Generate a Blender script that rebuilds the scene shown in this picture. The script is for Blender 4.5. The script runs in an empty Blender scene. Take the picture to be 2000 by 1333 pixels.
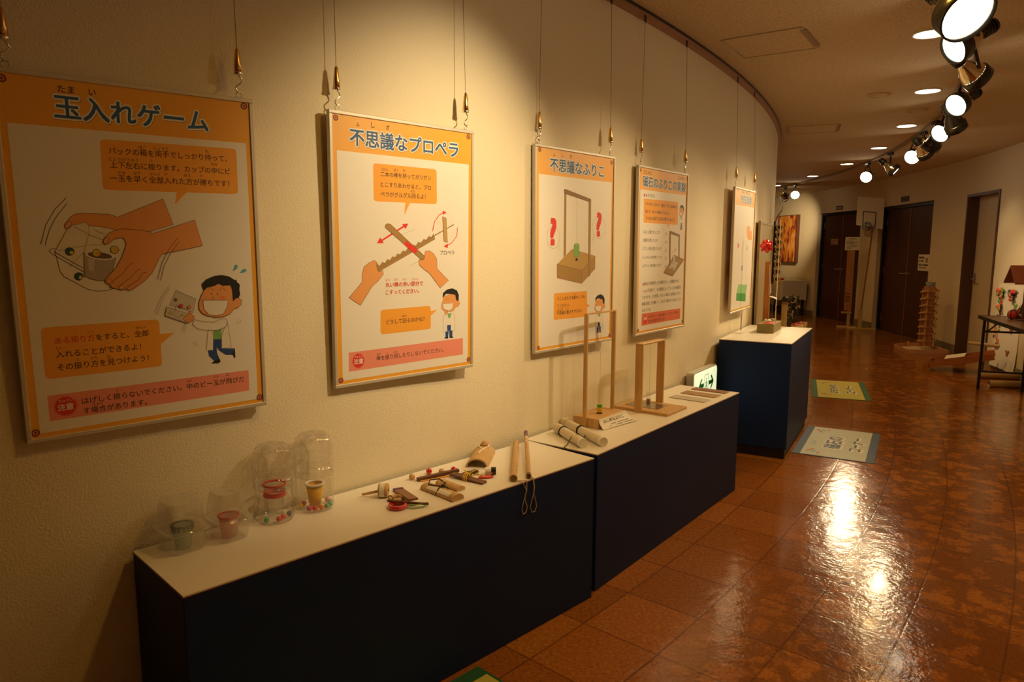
import bpy, bmesh, math, random
from mathutils import Vector, Matrix
random.seed(7)
SC = bpy.context.scene
COL = SC.collection
# ------------------------------------------------------------------ camera, world, exposure
CAM_H = 1.418
cd = bpy.data.cameras.new('camera'); cam = bpy.data.objects.new('camera', cd); COL.objects.link(cam)
cd.sensor_width = 36; cd.lens = 24.691; cd.clip_start = .02; cd.clip_end = 100
rx = Vector((.999995, .000411, .003102)); ux = Vector((-.00313, .131221, .991348)); fx = Vector((0, .991353, -.131221))
mw = Matrix((rx, ux, -fx)).transposed().to_4x4(); mw.translation = (0, 0, CAM_H)
cam.matrix_world = mw
SC.camera = cam
wd = bpy.data.worlds.new('world'); SC.world = wd; wd.use_nodes = True
wd.node_tree.nodes['Background'].inputs[0].default_value = (.9, .6, .3, 1)
wd.node_tree.nodes['Background'].inputs[1].default_value = .004
SC.view_settings.view_transform = 'Standard'; SC.view_settings.look = 'None'
SC.view_settings.gamma = 1; SC.view_settings.use_curve_mapping = False
SC.view_settings.exposure = 0.68
# ------------------------------------------------------------------ the ring shaped gallery
CX, CY = -11.926, 13.281            # centre of the ring
RIN, ROUT, ZC = 15.774, 18.406, 2.62
RTRACK, RDOWN = 17.15, 16.95
def PT(R, deg, z=0.0):
    a = math.radians(deg); return Vector((CX + R*math.cos(a), CY + R*math.sin(a), z))
WARM = (1.0, .74, .40); AMBER = (1.0, .52, .085)
def spot(loc, target, watts, angle, blend=.6, size=.035, color=WARM):
    l = bpy.data.lights.new('spot_beam', 'SPOT'); o = bpy.data.objects.new('spot_beam', l); COL.objects.link(o)
    l.energy = watts; l.color = color; l.spot_size = math.radians(angle); l.spot_blend = blend; l.shadow_soft_size = size
    o.location = loc; o.rotation_euler = (Vector(target)-Vector(loc)).to_track_quat('-Z', 'Y').to_euler()
    return o
# track heads: ring angle, aim (R, deg, z), watts (0 = switched off), cone angle
HEADS = [(-37.3, (18.4, -41.2, 1.0), 26, 60), (-34.6, (15.77, -39.0, 1.35), 52, 46), (-32.2, (18.4, -28.5, 1.4), 14, 60),
         (-29.1, (15.8, -35.6, 1.25), 44, 40), (-26.3, (18.2, -22.5, .7), 0, 50), (-24.7, (15.8, -30.9, 1.25), 125, 44),
         (-22.6, (16.6, -17.5, .6), 0, 50), (-20.4, (18.4, -17.0, 1.0), 44, 40), (-19.0, (15.9, -29.5, .9), 70, 40),
         (-15.0, (18.4, -16.0, 1.35), 14, 55), (-11.4, (15.9, -23.5, 1.25), 80, 36), (-.2, (15.9, -17.0, 1.2), 20, 50), (1.4, (18.4, 8.6, 1.75), 120, 52),
         (-41.4, (15.77, -42.3, 1.5), 62, 66)]
HEAD_Z = ZC-.2
DOWN = [-43.5, -38.2, -32.7, -27.1, -21.45, -16.05, -10.45, -4.75, 1.2, 6.8]
for a in DOWN:
    spot(PT(RDOWN, a, ZC-.03), PT(RDOWN, a, 0), 17 if a < -12 else 11, 150, .9, .06, AMBER)
for (a, aim, w, ang) in HEADS:
    if w:
        p = PT(RTRACK, a, HEAD_Z); t = PT(*aim); d = (t-p).normalized()
        spot(p+d*.115, t, w, ang, 1.0, .045)
# ------------------------------------------------------------------ materials
MATS = {}
def M(name, col=(.8, .8, .8), rough=.5, metal=0, coat=0, emit=None, es=1, spec=.5, bump=None, noise=None, trans=None):
    if name in MATS: return MATS[name]
    m = bpy.data.materials.new(name); m.use_nodes = True; nt = m.node_tree; b = nt.nodes['Principled BSDF']
    b.inputs['Base Color'].default_value = (*col, 1); b.inputs['Roughness'].default_value = rough; b.inputs['Metallic'].default_value = metal
    b.inputs['Coat Weight'].default_value = coat; b.inputs['Specular IOR Level'].default_value = spec
    if emit: b.inputs['Emission Color'].default_value = (*emit, 1); b.inputs['Emission Strength'].default_value = es
    if noise:                                   # (scale xyz, colour2, detail): mottled / grained procedural colour
        tc = nt.nodes.new('ShaderNodeTexCoord'); mp = nt.nodes.new('ShaderNodeMapping'); mp.inputs['Scale'].default_value = noise[0]
        n = nt.nodes.new('ShaderNodeTexNoise'); n.inputs['Scale'].default_value = 1; n.inputs['Detail'].default_value = noise[2] if len(noise) > 2 else 4
        r = nt.nodes.new('ShaderNodeValToRGB'); r.color_ramp.elements[0].position = .35; r.color_ramp.elements[1].position = .65
        r.color_ramp.elements[0].color = (*noise[1], 1); r.color_ramp.elements[1].color = (*col, 1)
        L = nt.links.new; L(tc.outputs['Object'], mp.inputs['Vector']); L(mp.outputs[0], n.inputs['Vector']); L(n.outputs[0], r.inputs[0]); L(r.outputs[0], b.inputs['Base Color'])
    if bump:                                    # (scale, strength, distance)
        tc = nt.nodes.new('ShaderNodeTexCoord'); n = nt.nodes.new('ShaderNodeTexNoise'); n.inputs['Scale'].default_value = bump[0]; n.inputs['Detail'].default_value = 3
        bp = nt.nodes.new('ShaderNodeBump'); bp.inputs['Strength'].default_value = bump[1]; bp.inputs['Distance'].default_value = bump[2]
        nt.links.new(tc.outputs['Object'], n.inputs['Vector']); nt.links.new(n.outputs[0], bp.inputs['Height']); nt.links.new(bp.outputs[0], b.inputs['Normal'])
    MATS[name] = m; return m
def clear(name, tint=(1, 1, 1), refl=.12, haze=0.0):
    """thin clear plastic: mostly see-through sheet with a glossy sheen at grazing angles"""
    m = bpy.data.materials.new(name); m.use_nodes = True; nt = m.node_tree; nt.nodes.clear(); N = nt.nodes.new; L = nt.links.new
    out = N('ShaderNodeOutputMaterial'); tr = N('ShaderNodeBsdfTransparent'); tr.inputs[0].default_value = (*tint, 1)
    gl = N('ShaderNodeBsdfGlossy'); gl.inputs['Roughness'].default_value = .05
    df = N('ShaderNodeBsdfDiffuse'); df.inputs[0].default_value = (.92, .9, .86, 1)
    lw = N('ShaderNodeLayerWeight'); lw.inputs[0].default_value = .18
    ma = N('ShaderNodeMath'); ma.operation = 'MULTIPLY_ADD'; ma.inputs[1].default_value = .45; ma.inputs[2].default_value = refl; ma.use_clamp = True
    m1 = N('ShaderNodeMixShader'); m2 = N('ShaderNodeMixShader'); m1.inputs[0].default_value = haze
    L(lw.outputs['Facing'], ma.inputs[0]); L(tr.outputs[0], m1.inputs[1]); L(df.outputs[0], m1.inputs[2])
    L(ma.outputs[0], m2.inputs[0]); L(m1.outputs[0], m2.inputs[1]); L(gl.outputs[0], m2.inputs[2]); L(m2.outputs[0], out.inputs[0])
    MATS[name] = m; return m
wall_m = M('wall paint', (.80, .72, .53), .85, bump=(170, .5, .0035))
outer_m = M('outer wall paint', (.72, .62, .44), .85, bump=(120, .3, .003))
ceil_m = M('acoustic ceiling', (.70, .56, .38), .95, bump=(160, .5, .004), noise=((90, 90, 90), (.54, .41, .26), 6))
navy_m = M('navy laminate', (.006, .024, .115), .55, spec=.25)
white_m = M('white laminate', (.86, .83, .77), .38)
black_m = M('black', (.012, .011, .011), .4)
blackmetal_m = M('black lamp enamel', (.010, .010, .010), .25, spec=.6)
alu_m = M('brushed aluminium', (.62, .58, .50), .5, metal=.35)
chrome_m = M('chrome', (.8, .78, .74), .12, metal=1)
brass_m = M('brass', (.75, .5, .2), .25, metal=1)
wood_m = M('light wood', (.62, .36, .13), .5, noise=((6, 60, 60), (.48, .25, .08)))
pine_m = M('pine wood', (.66, .42, .18), .5, noise=((50, 50, 5), (.55, .32, .12)))
dark_m = M('dark stained wood', (.16, .055, .025), .4, noise=((8, 60, 60), (.10, .03, .014)))
bamboo_m = M('bamboo', (.62, .40, .17), .4, noise=((60, 60, 4), (.52, .31, .11)))
door_m = M('dark brown door', (.075, .022, .009), .5, noise=((30, 30, 1.5), (.055, .016, .007)))
beige_m = M('beige door', (.62, .52, .36), .5)
brownframe_m = M('brown frame', (.10, .045, .03), .4)
base_m = M('grey green baseboard', (.24, .20, .13), .6)
paper_m = M('paper', (.82, .78, .68), .8)
card_m = M('cardboard', (.48, .33, .18), .8)
red_m = M('red lacquer', (.62, .015, .012), .15, coat=1)
redmatte_m = M('red', (.60, .03, .025), .5)
cord_m = M('dark cord', (.02, .018, .015), .7)
string_m = M('hemp string', (.55, .42, .26), .8)
steel_m = M('steel plate', (.55, .52, .46), .35, metal=.9)
lens_m = M('lit lamp lens', (1, 1, 1), .3, emit=(1, .84, .58), es=14)
down_m = M('lit downlight', (1, 1, 1), .3, emit=(1, .86, .62), es=9)
reflector_m = M('lamp reflector', (.75, .62, .45), .15, metal=1)
tan_m = M('plain cloth', (.62, .55, .42), .9)
clear_m = clear('clear plastic', (.99, .985, .975), .06, .045)
frost_m = clear('hazy ribbed plastic', (.985, .98, .965), .07, .21)
# prints on the boards
for n, c in dict(orange=(.88, .43, .045), white=(.86, .83, .77), title=(.035, .12, .30), ink=(.05, .03, .02), bubble=(.90, .40, .045), line=(.10, .045, .02), line2=(.28, .19, .11),
                 skin=(.80, .36, .12), skin2=(.84, .44, .20), black=(.012, .011, .010), logo=(.22, .045, .012), logo_in=(.66, .26, .12), redt=(.72, .05, .03), red=(.75, .035, .02),
                 red2=(.78, .17, .07), pink=(.86, .30, .22), wood=(.40, .24, .07), wood2=(.27, .15, .04), bamboo=(.52, .33, .10), bamboo2=(.45, .27, .08), glass=(.80, .76, .67), glass2=(.62, .58, .50),
                 grey=(.42, .37, .31), lgrey=(.60, .56, .50), dgrey=(.14, .11, .09), ball=(.02, .10, .13), bally=(.62, .55, .06), ballo=(.80, .30, .05), cheek=(.85, .22, .06), teal=(.10, .42, .48),
                 green=(.20, .48, .12), green2=(.28, .58, .25), green3=(.05, .33, .06), navy=(.02, .07, .26), lblue=(.35, .42, .60), shadow=(.45, .26, .08), halo=(.88, .86, .80),
                 matblue=(.56, .64, .62), matnavy=(.02, .06, .18), matlime=(.60, .58, .10), matgreen=(.015, .13, .05), matred=(.60, .14, .06), exitgreen=(.0, .28, .08)).items():
    M('print '+n, c, .45 if n in ('orange', 'white') else .6)
# ------------------------------------------------------------------ mesh helpers
class MB:
    """collects shapes; build() links them as ONE mesh object"""
    def __init__(s): s.v = []; s.f = []; s.mi = []; s.sm = []; s.mats = []
    def mat(s, m):
        if m not in s.mats: s.mats.append(m)
        return s.mats.index(m)
    def add(s, vs, fs, m, smooth=False):
        o = len(s.v); k = s.mat(m); s.v += [Vector(v) for v in vs]
        for f in fs: s.f.append([i+o for i in f]); s.mi.append(k); s.sm.append(smooth)
        return s
    def box(s, x0, x1, y0, y1, z0, z1, m, bev=0):
        if bev:
            q = []
            for z, e in ((z0, bev), (z0+bev, 0), (z1-bev, 0), (z1, bev)):
                a, b, c, d = x0+e, x1-e, y0+e, y1-e; h = bev if e == 0 else 0
                q.append([(a+h, c, z), (b-h, c, z), (b, c+h, z), (b, d-h, z), (b-h, d, z), (a+h, d, z), (a, d-h, z), (a, c+h, z)])
            return s.loft(q, m, caps=True)
        v = [(x, y, z) for z in (z0, z1) for x, y in ((x0, y0), (x1, y0), (x1, y1), (x0, y1))]
        return s.add(v, [(3, 2, 1, 0), (4, 5, 6, 7), (0, 1, 5, 4), (1, 2, 6, 5), (2, 3, 7, 6), (3, 0, 4, 7)], m)
    def loft(s, rings, m, caps=True, smooth=False, closed=False):
        n = len(rings[0]); v = [p for r in rings for p in r]; f = []
        R = len(rings)
        for i in range(R if closed else R-1):
            a, b = i*n, ((i+1) % R)*n
            for j in range(n): k = (j+1) % n; f.append((a+j, a+k, b+k, b+j))
        s.add(v, f, m, smooth)
        if caps and not closed: s.add(rings[0], [tuple(range(n))[::-1]], m); s.add(rings[-1], [tuple(range(n))], m)
        return s
    def tube(s, pts, r, m, n=8, closed=False, caps=True):
        P = [Vector(p) for p in pts]; rings = []; up = None
        for i, p in enumerate(P):
            if closed: t = P[(i+1) % len(P)]-P[i-1]
            else: t = P[min(i+1, len(P)-1)]-P[max(i-1, 0)]
            t.normalize()
            if up is None: up = t.orthogonal().normalized()
            else:
                up = up-t*up.dot(t); up = up.normalized() if up.length > 1e-6 else t.orthogonal().normalized()
            w = t.cross(up); rr = r[i] if isinstance(r, (list, tuple)) else r
            rings.append([p+(up*math.cos(2*math.pi*k/n)+w*math.sin(2*math.pi*k/n))*rr for k in range(n)])
        return s.loft(rings, m, caps, True, closed)
    def lathe(s, prof, m, o=(0, 0, 0), axis=(0, 0, 1), n=24, caps=True):
        o = Vector(o); t = Vector(axis).normalized(); u = t.orthogonal().normalized(); w = t.cross(u)
        return s.loft([[o+t*z+(u*math.cos(2*math.pi*k/n)+w*math.sin(2*math.pi*k/n))*r for k in range(n)] for r, z in prof], m, caps, True)
    def ball(s, c, r, m, n=14, sz=1):
        return s.lathe([(max(r*math.sin(math.pi*i/8), 1e-4), -r*sz*math.cos(math.pi*i/8)) for i in range(9)], m, c, n=n)
    def torus(s, c, R, r, m, axis=(0, 0, 1), n=24, k=8, sx=1):
        c = Vector(c); t = Vector(axis).normalized(); u = t.orthogonal().normalized(); w = t.cross(u)
        return s.tube([c+u*math.cos(2*math.pi*i/n)*R*sx+w*math.sin(2*math.pi*i/n)*R for i in range(n)], r, m, k, True)
    def bar(s, a, b, w, h, m, up=(0, 0, 1)):
        a, b = Vector(a), Vector(b); t = (b-a).normalized(); u = Vector(up); x = t.cross(u).normalized(); u = x.cross(t)
        q = [[p+x*i*w/2+u*j*h/2 for i, j in ((-1, -1), (1, -1), (1, 1), (-1, 1))] for p in (a, b)]
        return s.loft(q, m)
    def prism(s, pts, z0, z1, m):
        n = len(pts); return s.loft([[(p[0], p[1], z0) for p in pts], [(p[0], p[1], z1) for p in pts]], m)
    def build(s, name, parent=None, label=None):
        me = bpy.data.meshes.new(name); me.from_pydata(s.v, [], s.f)
        for m in s.mats: me.materials.append(m)
        me.polygons.foreach_set('material_index', s.mi); me.polygons.foreach_set('use_smooth', s.sm)
        bm = bmesh.new(); bm.from_mesh(me)
        if not any(m.name.startswith('print') for m in s.mats): bmesh.ops.recalc_face_normals(bm, faces=bm.faces)
        bm.to_mesh(me); bm.free(); me.update()
        o = bpy.data.objects.new(name, me); COL.objects.link(o)
        if parent: o.parent = parent
        if label: o['label'] = label
        return o
def tag(o, label, cat, group=None, kind=None):
    o['label'] = label; o['category'] = cat
    if group: o['group'] = group
    if kind: o['kind'] = kind
    return o
def struct(o, label=None):
    o['kind'] = 'structure'
    if label: o['label'] = label; o['category'] = label.split()[-1]
    return o
def thing(name, label, cat, loc=(0, 0, 0), rotz=0, group=None):
    o = bpy.data.objects.new(name, None); COL.objects.link(o); o.empty_display_size = .05
    o.location = loc; o.rotation_euler = (0, 0, rotz); return tag(o, label, cat, group)
def copy_tree(o, parent=None):
    c = o.copy(); COL.objects.link(c)
    if parent: c.parent = parent
    for ch in [x for x in o.children]: copy_tree(ch, c)
    return c
def inner(deg): return math.radians(deg+90)      # local x runs along the corridor, local y into the inner wall
def outer(deg): return math.radians(deg-90)      # local x to the viewer's right, local y into the outer wall
_tx = {}
def text_mesh(st, bold):
    k = (st, bold)
    if k not in _tx:
        cu = bpy.data.curves.new('t', 'FONT'); cu.body = st; cu.size = 1; cu.offset = bold; cu.resolution_u = 3; cu.fill_mode = 'BOTH'
        o = bpy.data.objects.new('t', cu); COL.objects.link(o); dg = bpy.context.evaluated_depsgraph_get(); dg.update()
        e = o.evaluated_get(dg); me = e.to_mesh()
        _tx[k] = ([v.co.copy() for v in me.vertices], [tuple(p.vertices) for p in me.polygons])
        e.to_mesh_clear(); bpy.data.objects.remove(o); bpy.data.curves.remove(cu)
    return _tx[k]
LV = .00009
def put_text(mb, col, st, x0, x1, y, bold, lv, lay, asp=1.0, outline=False):
    """ink of the text spans x0..x1 with its lowest ink at y (millimetres, y down); weight by overlaid shifted copies"""
    v, f = text_mesh(st, 0.0)
    if not v: return
    lo = min(p.x for p in v); hi = max(p.x for p in v); b = min(p.y for p in v); sc = (x1-x0)/(hi-lo)
    big = bold > .06
    offs = [(0, 0)] if bold < .003 else [(bold*math.cos(q), bold*math.sin(q)) for q in ([math.pi*2*j/8 for j in range(8)] if big else [math.pi*2*j/4+.785 for j in range(4)])]
    if big: offs += [(.55*p, .55*q) for p, q in offs[::2]]
    for j, (ox, oy) in enumerate(offs):
        mb.add([lay(x0+(p.x+ox-lo)*sc, y-(p.y+oy-b)*sc*asp, lv+.02*j) for p in v], f, MATS['print '+col])
def draw(mb, items, lay):
    for it in items:
        k, lv, col = it[:3]
        if k == 'P':
            c = it[3]; P = [(c[i], c[i+1]) for i in range(0, len(c), 2)]
            mb.add([lay(x, y, lv) for x, y in P], [tuple(range(len(P)))], MATS['print '+col])
        elif k == 'L':
            w, c = it[3:5]; P = [Vector((c[i], c[i+1])) for i in range(0, len(c), 2)]; w *= .5
            L, R = [], []
            for i, p in enumerate(P):
                t = P[min(i+1, len(P)-1)]-P[max(i-1, 0)]
                t = t.normalized() if t.length > 0 else Vector((1, 0)); n = Vector((-t.y, t.x))*w; L.append(p+n); R.append(p-n)
            n = len(P); mb.add([lay(q.x, q.y, lv+.5) for q in L+R], [(i, i+1, n+i+1, n+i) for i in range(n-1)], MATS['print '+col])
        else:
            st, x0, x1, y, bold, style = it[3:9]
            if style:
                put_text(mb, 'shadow', st, x0+2.0, x1+2.0, y+2.0, .075, lv, lay); put_text(mb, 'halo', st, x0, x1, y, .085, lv+.3, lay)
                put_text(mb, col, st, x0, x1, y, bold*.8, lv+.65, lay)
            else: put_text(mb, col, st, x0, x1, y, bold, lv, lay)
PRINTS = [
[
('P',1,'white',[-281.8,122.2,280.8,118.4,284.7,873.8,-283.5,872.1]),
('P',1,'logo',[-271.3,24.8,-271.8,27.7,-273.1,30.4,-275.2,32.5,-277.9,33.8,-280.8,34.3,-283.7,33.8,-286.4,32.5,-288.5,30.4,-289.8,27.7,-290.3,24.8,-289.8,21.9,-288.5,19.2,-286.4,17.1,-283.7,15.8,-280.8,15.3,-277.9,15.8,-275.2,17.1,-273.1,19.2,-271.8,21.9]),
('P',2,'logo_in',[-274.9,24.8,-275.4,27.0,-276.6,29.0,-278.5,30.2,-280.8,30.7,-283.1,30.2,-285.0,29.0,-286.2,27.0,-286.7,24.8,-286.2,22.5,-285.0,20.6,-283.1,19.3,-280.8,18.9,-278.5,19.3,-276.6,20.6,-275.4,22.5]),
('P',3,'logo',[-277.8,24.7,-278.4,26.6,-279.7,27.8,-281.3,27.8,-282.7,26.6,-283.2,24.7,-282.7,22.8,-281.3,21.7,-279.7,21.7,-278.4,22.8]),
('P',1,'logo',[289.8,21.4,289.4,24.3,288.0,26.9,285.9,29.0,283.3,30.4,280.3,30.9,277.4,30.4,274.7,29.0,272.6,26.9,271.3,24.3,270.8,21.4,271.3,18.4,272.6,15.8,274.7,13.7,277.4,12.3,280.3,11.9,283.3,12.3,285.9,13.7,288.0,15.8,289.4,18.4]),
('P',2,'logo_in',[286.2,21.4,285.8,23.6,284.5,25.5,282.6,26.8,280.3,27.2,278.1,26.8,276.2,25.5,274.9,23.6,274.4,21.4,274.9,19.1,276.2,17.2,278.1,15.9,280.3,15.5,282.6,15.9,284.5,17.2,285.8,19.1]),
('P',3,'logo',[283.4,21.3,282.9,23.2,281.6,24.4,280.0,24.4,278.6,23.2,278.1,21.3,278.6,19.4,280.0,18.2,281.6,18.2,282.9,19.4]),
('P',2,'logo',[-276.2,869.6,-276.6,872.5,-278.0,875.1,-280.1,877.2,-282.7,878.6,-285.7,879.1,-288.6,878.6,-291.3,877.2,-293.4,875.1,-294.7,872.5,-295.2,869.6,-294.7,866.6,-293.4,864.0,-291.3,861.9,-288.6,860.5,-285.7,860.1,-282.7,860.5,-280.1,861.9,-278.0,864.0,-276.6,866.6]),
('P',3,'logo_in',[-279.8,869.6,-280.2,871.8,-281.5,873.7,-283.4,875.0,-285.7,875.4,-287.9,875.0,-289.8,873.7,-291.1,871.8,-291.6,869.6,-291.1,867.3,-289.8,865.4,-287.9,864.1,-285.7,863.7,-283.4,864.1,-281.5,865.4,-280.2,867.3]),
('P',4,'logo',[-282.7,869.6,-283.2,871.5,-284.5,872.7,-286.2,872.7,-287.5,871.5,-288.0,869.6,-287.5,867.7,-286.2,866.5,-284.5,866.5,-283.2,867.7]),
('P',2,'logo',[293.9,868.7,293.5,871.7,292.1,874.3,290.0,876.4,287.4,877.7,284.4,878.2,281.5,877.7,278.8,876.4,276.7,874.3,275.4,871.7,274.9,868.7,275.4,865.8,276.7,863.1,278.8,861.0,281.5,859.7,284.4,859.2,287.4,859.7,290.0,861.0,292.1,863.1,293.5,865.8]),
('P',3,'logo_in',[290.3,868.7,289.9,871.0,288.6,872.9,286.7,874.2,284.4,874.6,282.2,874.2,280.3,872.9,279.0,871.0,278.5,868.7,279.0,866.5,280.3,864.5,282.2,863.3,284.4,862.8,286.7,863.3,288.6,864.5,289.9,866.5]),
('P',4,'logo',[287.6,868.8,287.1,870.7,285.7,871.9,284.1,871.9,282.8,870.7,282.2,868.8,282.8,866.9,284.1,865.7,285.7,865.7,287.1,866.9]),
('T',1,'title','玉入れゲーム',-182.2,177.8,102.2,0.035,1),
('T',2,'ink','たま',-171.6,-136.6,41.8,0.012,0),
('T',2,'ink','い',-105.7,-90.1,40.3,0.012,0),
('P',2,'bubble',[-90.3,155.6,-88.7,148.6,-85.0,145.0,-78.1,143.5,240.1,141.2,247.0,142.7,250.6,146.2,252.0,153.2,251.6,254.6,250.0,261.5,246.4,265.1,239.5,266.7,-80.7,268.6,-87.6,267.2,-91.2,263.6,-92.5,256.7]),
('P',3,'bubble',[85.8,265.8,111.6,266.4,77.9,300.5]),
('T',3,'ink','パックの箱を両手でしっかり持って、',-71.9,224.4,178.6,0.012,0),
('T',3,'ink','上下左右に振ります。カップの中にビ',-71.6,231.4,213.0,0.012,0),
('T',3,'ink','ー玉を早く全部入れた方が勝ちです！',-73.2,226.7,246.9,0.012,0),
('T',4,'ink','はこ',-1.7,15.7,160.8,0.004,0),
('T',4,'ink','りょうて',34.3,70.5,160.9,0.004,0),
('T',3,'ink','も',166.4,174.7,158.5,0.004,0),
('T',4,'ink','じょうげさゆう',-73.0,-5.0,195.8,0.004,0),
('T',3,'ink','ふ',23.0,30.5,192.0,0.004,0),
('T',3,'ink','なか',180.0,198.1,191.5,0.004,0),
('T',4,'ink','だま',-54.1,-38.0,227.6,0.004,0),
('T',3,'ink','はや',-18.0,-1.5,226.8,0.004,0),
('T',3,'ink','ぜんぶ',20.1,45.5,226.2,0.004,0),
('T',3,'ink','い',56.3,64.8,224.7,0.004,0),
('T',3,'ink','ほう',107.1,123.2,225.6,0.004,0),
('T',3,'ink','か',148.5,155.9,224.2,0.004,0),
('P',2,'skin',[-184.1,360.3,-182.3,354.6,-176.3,347.8,-168.6,337.5,-157.1,330.5,-140.8,327.9,-110.2,328.9,-83.0,329.6,-72.7,332.9,-64.8,337.0,49.1,286.4,70.8,354.1,10.5,373.4,-70.9,368.9,-100.0,362.0,-128.8,358.7,-159.0,356.7,-167.1,357.9,-173.6,364.8,-178.9,369.3,-183.2,365.9]),
('L',3,'line',1.2,[-184.1,360.3,-182.3,354.6,-176.3,347.8,-168.6,337.5,-157.1,330.5,-140.8,327.9,-110.2,328.9,-83.0,329.6,-72.7,332.9,-64.8,337.0,49.1,286.4,70.8,354.1,10.5,373.4,-70.9,368.9,-100.0,362.0,-128.8,358.7,-159.0,356.7,-167.1,357.9,-173.6,364.8,-178.9,369.3,-183.2,365.9,-184.1,360.3]),
('P',4,'skin2',[-181.1,359.1,-175.4,350.0,-169.4,348.8,-166.8,353.3,-173.5,363.6,-178.7,366.4]),
('L',5,'line',0.8,[-181.1,359.1,-175.4,350.0,-169.4,348.8,-166.8,353.3,-173.5,363.6,-178.7,366.4,-181.1,359.1]),
('P',6,'glass',[-159.0,356.7,-138.4,350.8,-130.3,356.4,-130.2,372.6,-100.0,362.0,-50.6,389.1,-49.9,410.6,-93.5,479.0,-149.2,470.0,-207.5,422.5,-178.9,369.3]),
('L',7,'line',1.2,[-178.9,369.3,-209.0,423.6,-204.4,445.3,-201.5,470.5,-193.6,484.6,-169.8,500.7,-144.6,518.4,-124.2,524.3,-105.1,524.1,-81.2,518.6]),
('L',8,'line',1.2,[-206.0,415.2,-215.7,415.1,-219.3,420.0,-216.6,426.8,-207.3,432.7,-149.6,474.7,-123.5,486.2,-98.4,488.4]),
('L',9,'line',1.2,[-209.0,423.6,-148.9,465.3,-120.8,476.9,-93.4,478.6]),
('L',10,'line2',0.8,[-159.0,356.7,-138.4,350.8,-130.7,356.4,-130.2,372.6,-135.3,391.1,-145.8,423.5,-172.1,450.7,-181.0,462.0]),
('L',11,'line2',0.8,[-163.3,360.1,-134.4,379.5,-102.3,393.6]),
('L',11,'line2',0.8,[-202.5,420.3,-167.3,412.8,-126.1,406.3,-103.2,406.5]),
('L',12,'line2',0.8,[-121.1,365.6,-109.3,374.9,-95.0,379.5]),
('P',11,'grey',[-147.0,425.8,-149.3,484.0,-138.5,491.5,-122.2,497.0,-103.3,498.3,-87.1,479.3,-74.8,441.3]),
('L',12,'line',1.2,[-147.0,425.8,-149.3,484.0,-138.5,491.5,-122.2,497.0,-103.3,498.3,-87.1,479.3,-74.8,441.3,-147.0,425.8]),
('P',13,'lgrey',[-138.8,439.9,-122.5,442.6,-128.8,473.0,-139.0,470.3]),
('P',14,'white',[-78.8,438.7,-81.0,441.8,-86.1,444.1,-93.7,445.3,-103.0,445.4,-113.1,444.3,-123.1,442.1,-132.0,439.1,-138.8,435.6,-142.9,431.8,-144.0,428.2,-141.8,425.1,-136.7,422.8,-129.1,421.6,-119.8,421.5,-109.6,422.6,-99.7,424.7,-90.8,427.7,-84.0,431.3,-79.9,435.1]),
('P',15,'dgrey',[-83.8,437.9,-85.5,440.1,-89.8,441.7,-96.2,442.4,-104.1,442.3,-112.7,441.3,-121.2,439.6,-128.7,437.2,-134.5,434.5,-138.1,431.6,-139.0,429.0,-137.3,426.8,-133.0,425.2,-126.6,424.4,-118.7,424.5,-110.1,425.5,-101.6,427.3,-94.1,429.7,-88.3,432.4,-84.7,435.2]),
('P',12,'black',[-166.8,422.5,-167.3,425.6,-168.7,428.5,-171.0,430.7,-173.8,432.2,-177.0,432.7,-180.1,432.2,-183.0,430.7,-185.2,428.5,-186.7,425.6,-187.2,422.5,-186.7,419.3,-185.2,416.5,-183.0,414.2,-180.1,412.8,-177.0,412.3,-173.8,412.8,-171.0,414.2,-168.7,416.5,-167.3,419.3]),
('P',13,'ball',[-168.0,422.5,-168.4,425.3,-169.7,427.8,-171.7,429.8,-174.2,431.1,-177.0,431.5,-179.8,431.1,-182.3,429.8,-184.3,427.8,-185.5,425.3,-186.0,422.5,-185.5,419.7,-184.3,417.2,-182.3,415.2,-179.8,413.9,-177.0,413.5,-174.2,413.9,-171.7,415.2,-169.7,417.2,-168.4,419.7]),
('P',14,'bally',[-168.7,425.3,-169.6,428.3,-171.8,430.1,-174.6,430.1,-176.9,428.3,-177.7,425.3,-176.9,422.4,-174.6,420.6,-171.8,420.6,-169.6,422.4]),
('P',16,'black',[-108.1,427.4,-108.6,430.6,-110.0,433.4,-112.3,435.7,-115.1,437.1,-118.3,437.6,-121.4,437.1,-124.3,435.7,-126.5,433.4,-128.0,430.6,-128.5,427.4,-128.0,424.3,-126.5,421.4,-124.3,419.2,-121.4,417.7,-118.3,417.2,-115.1,417.7,-112.3,419.2,-110.0,421.4,-108.6,424.3]),
('P',17,'bally',[-109.3,427.4,-109.7,430.2,-111.0,432.7,-113.0,434.7,-115.5,436.0,-118.3,436.4,-121.1,436.0,-123.6,434.7,-125.6,432.7,-126.8,430.2,-127.3,427.4,-126.8,424.6,-125.6,422.1,-123.6,420.1,-121.1,418.9,-118.3,418.4,-115.5,418.9,-113.0,420.1,-111.0,422.1,-109.7,424.6]),
('P',18,'ballo',[-109.8,430.3,-110.7,433.3,-112.9,435.1,-115.7,435.1,-118.0,433.3,-118.8,430.3,-118.0,427.4,-115.7,425.6,-112.9,425.6,-110.7,427.4]),
('P',16,'black',[-66.3,419.8,-66.8,423.0,-68.3,425.8,-70.5,428.1,-73.4,429.5,-76.5,430.0,-79.7,429.5,-82.5,428.1,-84.8,425.8,-86.2,423.0,-86.7,419.8,-86.2,416.7,-84.8,413.8,-82.5,411.6,-79.7,410.1,-76.5,409.6,-73.4,410.1,-70.5,411.6,-68.3,413.8,-66.8,416.7]),
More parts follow.
